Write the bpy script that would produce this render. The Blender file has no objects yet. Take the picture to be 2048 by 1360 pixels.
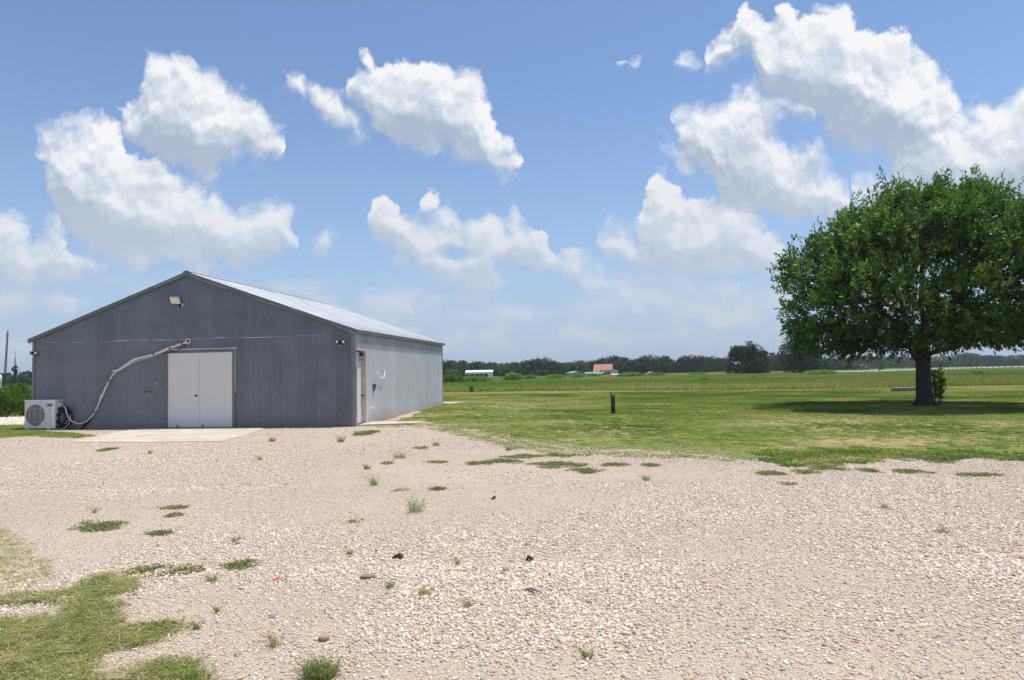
import bpy, bmesh, math, random, os
import numpy as np
from mathutils import Vector, Matrix, geometry
R = math.radians
PI = math.pi
sc = bpy.context.scene
col = sc.collection
random.seed(7)
rng = np.random.default_rng(7)

# ------------------------------------------------------------------ camera
FPX, CXP, CYP, EYE = 1420.0, 1024.0, 680.0, 1.6
PITCH = math.atan(67 / FPX)
ROLL = R(1.1)
Fv = Vector((0, math.cos(PITCH), math.sin(PITCH)))
U0 = Vector((0, -math.sin(PITCH), math.cos(PITCH)))
R0 = Vector((1, 0, 0))
Rv = math.cos(ROLL) * R0 - math.sin(ROLL) * U0
Uv = math.sin(ROLL) * R0 + math.cos(ROLL) * U0
cam = bpy.data.cameras.new('camera')
cam.sensor_width = 36
cam.lens = 36 * FPX / 2048
cam.clip_end = 20000
camo = bpy.data.objects.new('camera', cam)
col.objects.link(camo)
M = Matrix((Rv, Uv, -Fv)).transposed().to_4x4()
M.translation = Vector((0, 0, EYE))
camo.matrix_world = M
sc.camera = camo
sc.view_settings.view_transform = 'Standard'
sc.view_settings.look = 'None'
sc.view_settings.exposure = 0.0
sc.view_settings.gamma = 1.0
sc.render.film_transparent = False

def ray(px, py):
    return Fv * FPX + (px - CXP) * Rv - (py - CYP) * Uv
def at(px, py, z=0.0):
    d = ray(px, py); t = (z - EYE) / d.z
    return Vector((d.x * t, d.y * t, z))
def pt(px, py, Y):
    d = ray(px, py); t = Y / d.y
    return Vector((d.x * t, Y, EYE + d.z * t))
def mpp(Y):                      # metres per photo pixel at forward distance Y
    return Y / FPX

# ------------------------------------------------------------------ sun and sky
SUN_EL, SUN_AZ = R(75), R(74)    # azimuth measured from +Y towards +X
SUNDIR = Vector((math.sin(SUN_AZ) * math.cos(SUN_EL), math.cos(SUN_AZ) * math.cos(SUN_EL), math.sin(SUN_EL)))
sl = bpy.data.lights.new('sun', 'SUN')
sl.energy = 4.75
sl.angle = R(0.5)
sl.color = (1.0, 0.95, 0.87)
so = bpy.data.objects.new('sun', sl)
so.rotation_euler = SUNDIR.to_track_quat('Z', 'Y').to_euler()
col.objects.link(so)

class NT:
    """small helper to write node trees"""
    def __init__(s, tree):
        s.t = tree; s.n = tree.nodes; s.l = tree.links
    def add(s, typ, **kw):
        nd = s.n.new(typ)
        for k, v in kw.items():
            setattr(nd, k, v)
        return nd
    def put(s, sock, v):
        if v is None: return
        if isinstance(v, bpy.types.NodeSocket): s.l.new(v, sock)
        elif isinstance(v, (tuple, list)) and sock.type == 'RGBA' and len(v) == 3: sock.default_value = (*v, 1)
        else: sock.default_value = v
    def m(s, op, a, b=None, c=None, clamp=False):
        nd = s.add('ShaderNodeMath', operation=op, use_clamp=clamp)
        for i, v in enumerate((a, b, c)):
            s.put(nd.inputs[i], v)
        return nd.outputs[0]
    def v(s, op, a, b=None, scale=None):
        nd = s.add('ShaderNodeVectorMath', operation=op)
        s.put(nd.inputs[0], a); s.put(nd.inputs[1], b)
        if scale is not None: s.put(nd.inputs['Scale'], scale)
        return nd.outputs[1] if op in ('DOT_PRODUCT', 'LENGTH', 'DISTANCE') else nd.outputs[0]
    def noise(s, vec, scale, detail=4, rough=0.5, dims='3D', lac=2.0, out=0, typ='FBM', dist=0.0):
        nd = s.add('ShaderNodeTexNoise', noise_dimensions=dims, noise_type=typ)
        s.put(nd.inputs['Vector'], vec)
        nd.inputs['Scale'].default_value = scale; nd.inputs['Detail'].default_value = detail
        nd.inputs['Roughness'].default_value = rough; nd.inputs['Lacunarity'].default_value = lac
        nd.inputs['Distortion'].default_value = dist
        return nd.outputs[out]
    def voro(s, vec, scale, dims='3D', feature='F1', out='Distance', detail=0, rough=0.5, smooth=None, rand=1.0):
        nd = s.add('ShaderNodeTexVoronoi', voronoi_dimensions=dims, feature=feature)
        s.put(nd.inputs['Vector'], vec)
        nd.inputs['Scale'].default_value = scale
        if 'Detail' in nd.inputs: nd.inputs['Detail'].default_value = detail; nd.inputs['Roughness'].default_value = rough
        if smooth is not None: nd.inputs['Smoothness'].default_value = smooth
        nd.inputs['Randomness'].default_value = rand
        return nd.outputs[out]
    def ramp(s, fac, stops, interp='LINEAR'):
        nd = s.add('ShaderNodeValToRGB'); nd.color_ramp.interpolation = interp
        e = nd.color_ramp.elements
        while len(e) < len(stops): e.new(0.5)
        for i, (p, c) in enumerate(stops):
            e[i].position = p
            e[i].color = (*c, 1) if isinstance(c, (tuple, list)) else (c, c, c, 1)
        s.put(nd.inputs[0], fac)
        return nd.outputs[0]
    def mix(s, fac, a, b, blend='MIX'):
        nd = s.add('ShaderNodeMix', data_type='RGBA', blend_type=blend)
        s.put(nd.inputs[0], fac); s.put(nd.inputs[6], a); s.put(nd.inputs[7], b)
        return nd.outputs[2]
    def rng(s, v, a, b, c=0.0, d=1.0, smooth=False):
        nd = s.add('ShaderNodeMapRange', interpolation_type='SMOOTHSTEP' if smooth else 'LINEAR')
        for i, x in enumerate((v, a, b, c, d)): s.put(nd.inputs[i], x)
        return nd.outputs[0]
    def xyz(s, x, y, z=0.0):
        nd = s.add('ShaderNodeCombineXYZ')
        for i, v in enumerate((x, y, z)): s.put(nd.inputs[i], v)
        return nd.outputs[0]
    def sep(s, v):
        nd = s.add('ShaderNodeSeparateXYZ'); s.put(nd.inputs[0], v)
        return nd.outputs

def uvdir(px, py):
    d = ray(px, py); return d.x / d.y, d.z / d.y

# outlines of the cumulus clouds as seen along each bearing: (top line, bottom line)
CL = [
 [([(222,205),(245,198),(262,215),(285,190),(290,150),(310,132),(345,138),(360,116),(385,120),(400,150),(430,160),(470,185),(500,220),(530,255),(560,280),(575,292)],
   [(222,207),(240,240),(262,270),(290,295),(330,310),(370,330),(405,345),(440,322),(480,315),(520,315),(560,298),(575,293)]),
  ([(698,185),(705,142),(730,135),(760,130),(790,136),(830,125),(865,120),(895,135),(905,160),(935,148),(955,155),(966,190),(982,250),(1004,292),(1025,300),(1054,315)],
   [(698,187),(720,212),(745,236),(742,250),(780,270),(830,303),(870,290),(930,315),(965,310),(1000,352),(1030,335),(1052,317)]),
  ([(1412,122),(1440,95),(1475,75),(1470,40),(1490,20),(1520,35),(1545,60),(1575,30),(1610,50),(1640,35),(1665,18),(1690,22),(1706,48),(1722,76),(1745,80),(1800,85),(1840,100),(1860,130),(1870,160),(1905,200),(1925,230),(1960,220),(2000,230),(2048,195),(2120,170),(2200,190)],
   [(1412,124),(1480,112),(1500,100),(1515,150),(1530,200),(1600,220),(1640,225),(1680,270),(1720,300),(1760,300),(1790,330),(1775,380),(1760,410),(1900,420),(2048,420),(2200,430)])],
 [([(68,300),(90,265),(120,252),(150,258),(175,265),(200,241),(225,252),(245,290),(255,312),(300,328),(340,350),(385,372),(420,397),(470,428),(520,440),(530,415),(560,422),(580,450),(588,485)],
   [(68,303),(92,345),(116,390),(136,440),(158,485),(190,508),(250,516),(400,520),(500,515),(540,505),(588,490)]),
  ([(730,430),(760,398),(790,402),(820,440),(850,452),(880,433),(910,440),(940,455),(980,438),(1010,475),(1030,438),(1060,460),(1080,480),(1085,510),(1120,510),(1145,520),(1165,550),(1200,555),(1240,580),(1258,595)],
   [(730,435),(745,460),(790,475),(830,500),(850,560),(900,575),(960,578),(1000,575),(1010,520),(1050,522),(1100,530),(1150,555),(1180,590),(1258,600)]),
  ([(1352,245),(1365,230),(1400,215),(1450,215),(1462,185),(1500,170),(1560,163),(1600,172),(1622,200),(1632,300),(1645,310),(1660,350),(1700,400)],
   [(1352,250),(1370,290),(1400,320),(1430,350),(1430,400),(1500,420),(1560,430),(1640,425),(1700,410)])],
 [([(-120,450),(-60,430),(0,448),(20,430),(50,460),(60,490),(90,468),(120,443),(140,470),(145,510),(170,512),(216,528)],
   [(-120,560),(0,565),(50,572),(110,557),(160,547),(216,534)]),
  ([(1200,475),(1225,448),(1255,458),(1280,490),(1285,430),(1300,368),(1320,356),(1350,385),(1360,420),(1385,393),(1440,403),(1480,423),(1530,438),(1535,468),(1560,478),(1582,520)],
   [(1200,480),(1230,520),(1290,552),(1360,562),(1450,552),(1540,547),(1582,527)]),
  ([(1700,395),(1760,372),(1900,365),(2048,380),(2200,385)], [(1700,400),(1800,440),(2048,450),(2200,450)])],
]
PUFFS = [  # x, y, rx, ry, angle(deg), weight
 (645,476,24,24,0,1.0),(853,397,13,13,0,.55),(595,160,16,34,15,.55),(668,222,68,20,-42,.95),(730,112,12,30,20,.75),
 (705,250,12,36,12,.6),(1246,122,34,12,10,.3),(1376,127,18,11,0,.5),(1365,310,30,20,-20,.45),
 (30,600,55,22,0,.7),(110,608,42,16,0,.55),(590,582,60,14,-10,.55),(790,612,60,22,0,.6),(870,600,30,14,0,.4),
 (960,635,70,14,0,.4),(1030,625,40,14,0,.4),(1190,610,90,14,0,.42),(1440,590,80,22,0,.55),(1300,560,40,14,0,.4),
 (1350,610,110,14,0,.4),(1500,380,30,14,0,.2),(920,528,70,40,0,.25),
]
HOLES = [(1612,268,62,38,-10),(1700,330,60,30,0),(905,508,26,14,0),(1010,535,16,26,0)]
UA, UB, VS = -0.88, 0.88, 0.62

def build_world():
    w = bpy.data.worlds.new('World'); sc.world = w; w.use_nodes = True
    w.cycles.sampling_method = 'MANUAL'; w.cycles.sample_map_resolution = 256
    nt = w.node_tree; nt.nodes.clear()
    # cloud field as a node group:  uv -> F (pixels inside the outline), H (height inside the cloud)
    g = bpy.data.node_groups.new('cloud_field', 'ShaderNodeTree')
    g.interface.new_socket('P', in_out='INPUT', socket_type='NodeSocketVector')
    g.interface.new_socket('F', in_out='OUTPUT', socket_type='NodeSocketFloat')
    g.interface.new_socket('H', in_out='OUTPUT', socket_type='NodeSocketFloat')
    G = NT(g)
    gi = g.nodes.new('NodeGroupInput'); go = g.nodes.new('NodeGroupOutput')
    P = gi.outputs[0]
    w1 = G.noise(P, 9, 5, 0.55, '2D', out=1)
    w1 = G.v('SUBTRACT', w1, (0.5, 0.5, 0.5))
    w1 = G.v('SCALE', w1, scale=0.034)
    w2 = G.noise(P, 34, 4, 0.6, '2D', out=1)
    w2 = G.v('SCALE', G.v('SUBTRACT', w2, (0.5, 0.5, 0.5)), scale=0.022)
    Q = G.v('ADD', P, G.v('ADD', w1, w2))
    q = G.sep(Q); u, v = q[0], q[1]
    tu = G.rng(u, UA, UB)
    vn = G.m('DIVIDE', v, VS)
    best = None; hh = None
    for layer in CL:
        top, bot = [], []
        for T, B in layer:
            for lst, out, rest in ((T, top, 0.0), (B, bot, 1.0)):
                pts = [uvdir(*p) for p in lst]
                pts = [((a - UA) / (UB - UA), b / VS) for a, b in pts]
                xs = [p[0] for p in pts]
                fix = []
                last = -1
                for x, y in pts:
                    if x <= last: x = last + 0.0008
                    last = x; fix.append((x, y))
                out.append((fix[0][0] - 0.002, rest)); out += fix; out.append((fix[-1][0] + 0.002, rest))
        nd = G.add('ShaderNodeRGBCurve')
        mp = nd.mapping
        for ci, pts in ((0, top), (1, bot)):
            c = mp.curves[ci]
            pts = sorted(pts)
            c.points[0].location = (0.0, pts[0][1]); c.points[1].location = (1.0, pts[-1][1])
            for x, y in pts:
                if 0.0 < x < 1.0: c.points.new(x, min(1, max(0, y)))
            for p in c.points: p.handle_type = 'VECTOR'
        mp.update()
        G.put(nd.inputs['Color'], G.xyz(tu, tu, tu))
        sp = G.sep(nd.outputs[0])
        a = G.m('SUBTRACT', sp[0], vn); b = G.m('SUBTRACT', vn, sp[1])
        f = G.m('MULTIPLY', G.m('MINIMUM', G.m('MULTIPLY', a, 0.8), b), VS * FPX)
        h = G.m('DIVIDE', b, G.m('MAXIMUM', G.m('SUBTRACT', sp[0], sp[1]), 0.01), clamp=True)
        if best is None: best, hh = f, h
        else:
            sel = G.m('GREATER_THAN', f, best)
            hh = G.m('ADD', G.m('MULTIPLY', h, sel), G.m('MULTIPLY', hh, G.m('SUBTRACT', 1.0, sel)))
            best = G.m('MAXIMUM', best, f)
    def ell(x, y, rx, ry, ang):
        cu, cv = uvdir(x, y); a = R(ang)
        dx = G.m('SUBTRACT', u, cu); dy = G.m('SUBTRACT', v, cv)
        ex = G.m('ADD', G.m('MULTIPLY', dx, math.cos(a) / rx * FPX), G.m('MULTIPLY', dy, math.sin(a) / rx * FPX))
        ey = G.m('ADD', G.m('MULTIPLY', dx, -math.sin(a) / ry * FPX), G.m('MULTIPLY', dy, math.cos(a) / ry * FPX))
        d = G.m('SQRT', G.m('ADD', G.m('MULTIPLY', ex, ex), G.m('MULTIPLY', ey, ey)))
        return d
    for x, y, rx, ry, an, wt in PUFFS:
        d = ell(x, y, rx, ry, an)
        f = G.m('MULTIPLY_ADD', d, -30.0 * wt - 8, 34.0 * wt - 6)
        best = G.m('MAXIMUM', best, f)
    for x, y, rx, ry, an in HOLES:
        d = ell(x, y, rx, ry, an)
        f = G.m('MULTIPLY', G.m('SUBTRACT', d, 1.0), 45.0)
        best = G.m('MINIMUM', best, f)
    # billows
    vo = G.voro(Q, 15, '2D', 'SMOOTH_F1', detail=4, rough=0.55, smooth=0.4)
    n1 = G.noise(P, 26, 6, 0.62, '2D')
    F = G.m('ADD', best, G.m('MULTIPLY', G.m('SUBTRACT', 0.42, vo), 44.0))
    F = G.m('ADD', F, G.m('MULTIPLY', G.m('SUBTRACT', n1, 0.5), 26.0))
    F = G.m('MAXIMUM', G.m('ADD', F, 31.0), -60.0)
    G.l.new(F, go.inputs[0]); G.l.new(hh, go.inputs[1])

    W = NT(nt)
    tc = W.add('ShaderNodeTexCoord')
    d = W.sep(tc.outputs['Generated'])
    ysafe = W.m('MAXIMUM', W.m('ABSOLUTE', d[1]), 0.02)
    front = W.m('GREATER_THAN', d[1], 0.02)
    u = W.m('DIVIDE', d[0], ysafe); v = W.m('DIVIDE', d[2], ysafe)
    P = W.xyz(u, v, 0.0)
    def field(p):
        n = W.add('ShaderNodeGroup'); n.node_tree = g
        W.put(n.inputs[0], p); return n.outputs[0], n.outputs[1]
    F0, H0 = field(P)
    F1, _ = field(W.v('ADD', P, (0.0035, 0.011, 0)))
    F2, _ = field(W.v('ADD', P, (0.010, 0.034, 0)))
    inframe = W.m('MULTIPLY', front, W.m('MULTIPLY', W.m('LESS_THAN', W.m('ABSOLUTE', u), 0.84), W.m('LESS_THAN', v, 0.60)))
    # distant low clouds near the horizon + the rest of the sky dome
    vsafe = W.m('ADD', W.m('MAXIMUM', d[2], 0.0), 0.06)
    cp = W.xyz(W.m('DIVIDE', d[0], vsafe), W.m('DIVIDE', d[1], vsafe), 0.0)
    gen = W.noise(cp, 0.75, 9, 0.58, '2D')
    rest = W.m('MULTIPLY', W.rng(gen, 0.55, 0.68, smooth=True), W.m('SUBTRACT', 1.0, inframe))
    rest = W.m('MULTIPLY', rest, W.rng(d[2], 0.03, 0.2))
    low = W.noise(W.v('MULTIPLY', P, (1.0, 2.0, 1.0)), 8.0, 8, 0.6, '2D')
    lowb = W.m('MULTIPLY', W.rng(v, 0.015, 0.07, smooth=True), W.rng(v, 0.17, 0.10, smooth=True))
    low = W.m('MULTIPLY', W.m('MULTIPLY', W.rng(low, 0.46, 0.64, smooth=True), lowb), 0.85)
    soft = W.noise(P, 5, 2, 0.5, '2D')
    edge = W.rng(soft, 0.36, 0.62, 15.0, 64.0)
    al = W.rng(W.m('DIVIDE', F0, edge), -0.35, 0.65, smooth=True)
    al = W.m('POWER', al, 0.8)
    al = W.m('MULTIPLY', al, inframe)
    # light: relief towards the sun + height in the cloud
    relief = W.m('SUBTRACT', F0, F1)
    relief2 = W.m('SUBTRACT', F0, F2)
    thin = W.rng(F0, 0.0, 60.0, 1.0, 0.0)
    lum = W.m('ADD', W.m('MULTIPLY', relief, 0.013), W.m('MULTIPLY', relief2, 0.0040))
    lum = W.m('ADD', lum, W.m('MULTIPLY', thin, 0.16))
    lum = W.m('ADD', lum, W.rng(H0, 0.0, 1.0, -0.17, 0.15))
    lum = W.m('ADD', lum, W.rng(W.noise(P, 11, 4, 0.55, '2D'), 0.35, 0.65, 0.30, 0.52), clamp=True)
    ccol = W.ramp(lum, [(0.0, (0.42, 0.50, 0.63)), (0.3, (0.53, 0.61, 0.725)), (0.6, (0.66, 0.72, 0.81)), (0.85, (0.82, 0.86, 0.91)), (1.0, (0.93, 0.94, 0.96))])
    # clouds fade to haze low in the sky
    fade = W.rng(v, 0.02, 0.34)
    ccol = W.mix(W.m('SUBTRACT', 1.0, fade), ccol, (0.60, 0.655, 0.745))
    al = W.m('MULTIPLY', al, W.rng(v, 0.04, 0.22, 0.55, 0.98))
    ccol2 = W.mix(W.rng(gen, 0.6, 0.8), (0.8, 0.84, 0.9), (0.5, 0.56, 0.65))
    alpha = W.m('MAXIMUM', al, W.m('MULTIPLY', W.m('MAXIMUM', rest, low), W.m('SUBTRACT', 1.0, al)))
    colr = W.mix(W.m('GREATER_THAN', al, 0.02), W.mix(W.m('GREATER_THAN', rest, 0.01), (0.60, 0.655, 0.745), ccol2), ccol)
    sky = W.add('ShaderNodeTexSky', sky_type='NISHITA')
    sky.sun_disc = False; sky.sun_elevation = SUN_EL; sky.sun_rotation = SUN_AZ
    sky.altitude = 100; sky.air_density = 1.0; sky.dust_density = 0.5; sky.ozone_density = 4.5
    b1 = W.add('ShaderNodeBackground'); hz = W.rng(d[2], 0.0, 0.45, 1.0, 0.0)
    hz = W.m('MULTIPLY', W.m('POWER', hz, 2.2), 0.92)
    skc = W.mix(hz, sky.outputs[0], (2.45, 3.1, 4.45))
    W.put(b1.inputs[0], skc); b1.inputs[1].default_value = 0.15
    b2 = W.add('ShaderNodeBackground'); W.put(b2.inputs[0], colr); b2.inputs[1].default_value = 1.0
    mx = W.add('ShaderNodeMixShader'); W.put(mx.inputs[0], alpha); W.l.new(b1.outputs[0], mx.inputs[1]); W.l.new(b2.outputs[0], mx.inputs[2])
    out = W.add('ShaderNodeOutputWorld'); W.l.new(mx.outputs[0], out.inputs[0])
build_world()
#@@REST
# ------------------------------------------------------------------ helpers
def tag(o, label=None, cat=None, group=None, kind=None):
    if label: o['label'] = label
    if cat: o['category'] = cat
    if group: o['group'] = group
    if kind: o['kind'] = kind
    return o
def thing(name, label, cat, loc=(0, 0, 0), rz=0.0, group=None, mat4=None):
    o = bpy.data.objects.new(name, None); col.objects.link(o)
    if mat4 is not None: o.matrix_world = mat4
    else: o.location = loc; o.rotation_euler = (0, 0, rz)
    o.empty_display_size = 0.2
    return tag(o, label, cat, group)
def npmesh(name, V, F, mats, parent=None, smooth=False, midx=None):
    """F: array (n,3) or (n,4)"""
    V = np.asarray(V, dtype=np.float32).reshape(-1, 3); F = np.asarray(F, dtype=np.int32)
    k = F.shape[1]
    me = bpy.data.meshes.new(name)
    me.vertices.add(len(V)); me.vertices.foreach_set('co', V.ravel())
    me.loops.add(F.size); me.loops.foreach_set('vertex_index', F.ravel())
    me.polygons.add(len(F))
    me.polygons.foreach_set('loop_start', np.arange(0, F.size, k, dtype=np.int32))
    me.polygons.foreach_set('loop_total', np.full(len(F), k, dtype=np.int32))
    if smooth: me.polygons.foreach_set('use_smooth', np.ones(len(F), dtype=bool))
    if midx is not None: me.polygons.foreach_set('material_index', np.asarray(midx, dtype=np.int32))
    me.update(calc_edges=True); me.validate()
    for m_ in (mats if isinstance(mats, (list, tuple)) else [mats]): me.materials.append(m_)
    o = bpy.data.objects.new(name, me); col.objects.link(o)
    if parent: o.parent = parent
    return o
class MB:
    """collects boxes, tubes and prisms; build() links them as one object"""
    def __init__(s): s.bm = bmesh.new()
    def box(s, x0, x1, y0, y1, z0, z1, mat=None, bev=0.0, mi=0):
        r = bmesh.ops.create_cube(s.bm, size=1.0)
        vs = r['verts']
        for v in vs:
            v.co = Vector(((x0 + x1) / 2 + v.co.x * (x1 - x0), (y0 + y1) / 2 + v.co.y * (y1 - y0), (z0 + z1) / 2 + v.co.z * (z1 - z0)))
        fs = {f for v in vs for f in v.link_faces}
        for f in fs: f.material_index = mi
        if bev > 0:
            es = {e for v in vs for e in v.link_edges}
            rr = bmesh.ops.bevel(s.bm, geom=list(es), offset=bev, segments=2, affect='EDGES', profile=0.5)
            vs = list({v for f in rr['faces'] for v in f.verts} | {v for v in vs if v.is_valid})
        if mat is not None:
            for v in vs: v.co = mat @ v.co
        return s
    def tube(s, pts, rad, seg=10, caps=True, mi=0):
        pts = [Vector(p) for p in pts]
        rads = rad if isinstance(rad, (list, tuple)) else [rad] * len(pts)
        rings = []
        prev = None
        for i, p in enumerate(pts):
            a = pts[max(0, i - 1)]; b = pts[min(len(pts) - 1, i + 1)]
            t = (b - a).normalized()
            if prev is None:
                n = t.orthogonal().normalized()
            else:
                n = (prev - t * prev.dot(t)).normalized()
            prev = n; bn = t.cross(n)
            rings.append([s.bm.verts.new(p + rads[i] * (math.cos(k / seg * 2 * PI) * n + math.sin(k / seg * 2 * PI) * bn)) for k in range(seg)])
        for i in range(len(rings) - 1):
            for k in range(seg):
                f = s.bm.faces.new((rings[i][k], rings[i][(k + 1) % seg], rings[i + 1][(k + 1) % seg], rings[i + 1][k]))
                f.smooth = True; f.material_index = mi
        if caps:
            f = s.bm.faces.new(list(reversed(rings[0]))); f.material_index = mi
            f = s.bm.faces.new(rings[-1]); f.material_index = mi
        return s
    def ring(s, c, axis, R1, r, seg=24, sub=8, a0=0, a1=2 * PI, mi=0):
        c = Vector(c); axis = Vector(axis).normalized(); n = axis.orthogonal().normalized(); b = axis.cross(n)
        full = abs(a1 - a0 - 2 * PI) < 1e-6
        pts = [c + R1 * (math.cos(a0 + (a1 - a0) * k / seg) * n + math.sin(a0 + (a1 - a0) * k / seg) * b) for k in range(seg + (0 if full else 1))]
        if full: pts.append(pts[0])
        return s.tube(pts, r, sub, caps=not full, mi=mi)
    def face(s, pts, mi=0):
        f = s.bm.faces.new([s.bm.verts.new(Vector(p)) for p in pts]); f.material_index = mi
        return s
    def prism(s, poly, d, mi=0):
        """poly: list of 3-D points, extruded by the vector d"""
        d = Vector(d); a = [s.bm.verts.new(Vector(p)) for p in poly]; b = [s.bm.verts.new(Vector(p) + d) for p in poly]
        n = len(poly)
        fs = [s.bm.faces.new(list(reversed(a))), s.bm.faces.new(b)]
        for i in range(n): fs.append(s.bm.faces.new((a[i], a[(i + 1) % n], b[(i + 1) % n], b[i])))
        for f in fs: f.material_index = mi
        return s
    def ball(s, c, r, scale=(1, 1, 1), sub=2, mi=0, mat=None):
        rr = bmesh.ops.create_icosphere(s.bm, subdivisions=sub, radius=r)
        for v in rr['verts']:
            v.co = Vector((v.co.x * scale[0], v.co.y * scale[1], v.co.z * scale[2]))
            if mat is not None: v.co = mat @ v.co
            v.co += Vector(c)
            for f in v.link_faces: f.smooth = True; f.material_index = mi
        return s
    def build(s, name, mats, parent=None, smooth=None):
        bmesh.ops.recalc_face_normals(s.bm, faces=s.bm.faces)
        me = bpy.data.meshes.new(name); s.bm.to_mesh(me); s.bm.free()
        for m_ in (mats if isinstance(mats, (list, tuple)) else [mats]): me.materials.append(m_)
        o = bpy.data.objects.new(name, me); col.objects.link(o)
        if parent: o.parent = parent
        return o

# numpy value noise for placing plants and shaping meshes
def _hash(ix, iy, iz, seed):
    h = (ix.astype(np.int64) * 374761393 + iy.astype(np.int64) * 668265263 + iz.astype(np.int64) * 2147483647 + seed * 144665) & 0xffffffff
    h = ((h ^ (h >> 13)) * 1274126177) & 0xffffffff
    h = h ^ (h >> 16)
    return (h & 0xffffff) / float(0xffffff)
def vnoise(x, y, z=None, seed=0):
    x = np.asarray(x, float); y = np.asarray(y, float); z = np.zeros_like(x) if z is None else np.asarray(z, float)
    ix, iy, iz = np.floor(x), np.floor(y), np.floor(z)
    fx, fy, fz = x - ix, y - iy, z - iz
    fx, fy, fz = [f * f * (3 - 2 * f) for f in (fx, fy, fz)]
    r = 0
    for a in (0, 1):
        for b in (0, 1):
            for c in (0, 1):
                wgt = (fx if a else 1 - fx) * (fy if b else 1 - fy) * (fz if c else 1 - fz)
                r = r + wgt * _hash(ix + a, iy + b, iz + c, seed)
    return r
def fbm(x, y, z=None, oct=4, seed=0):
    s, a, t = 0, 1.0, 0
    z = None if z is None else np.asarray(z, float)
    for k in range(oct):
        f = 2 ** k
        s = s + a * vnoise(np.asarray(x) * f, np.asarray(y) * f, None if z is None else z * f, seed + k * 17); t += a; a *= 0.5
    return s / t

# ------------------------------------------------------------------ materials
def newmat(name, rough=0.8, metal=0.0, spec=0.3):
    m_ = bpy.data.materials.new(name); m_.use_nodes = True
    b = m_.node_tree.nodes['Principled BSDF']
    b.inputs['Roughness'].default_value = rough; b.inputs['Metallic'].default_value = metal
    b.inputs['Specular IOR Level'].default_value = spec
    return m_, NT(m_.node_tree), b
def simple(name, c, rough=0.6, metal=0.0, spec=0.3, var=0.12, scale=12, bump=0.0, bscale=40):
    m_, T, b = newmat(name, rough, metal, spec)
    tc = T.add('ShaderNodeTexCoord').outputs['Object']
    n = T.noise(tc, scale, 5, 0.6)
    k = T.rng(n, 0.3, 0.7, 1 - var, 1 + var)
    T.put(b.inputs['Base Color'], T.v('SCALE', tuple(c), scale=k))
    T.put(b.inputs['Roughness'], T.rng(n, 0.3, 0.7, rough - 0.06, min(1, rough + 0.06)))
    if bump:
        bn = T.add('ShaderNodeBump'); bn.inputs['Strength'].default_value = 1.0; bn.inputs['Distance'].default_value = bump
        T.put(bn.inputs['Height'], T.noise(tc, bscale, 4, 0.6)); T.put(b.inputs['Normal'], bn.outputs[0])
    return m_

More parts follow.
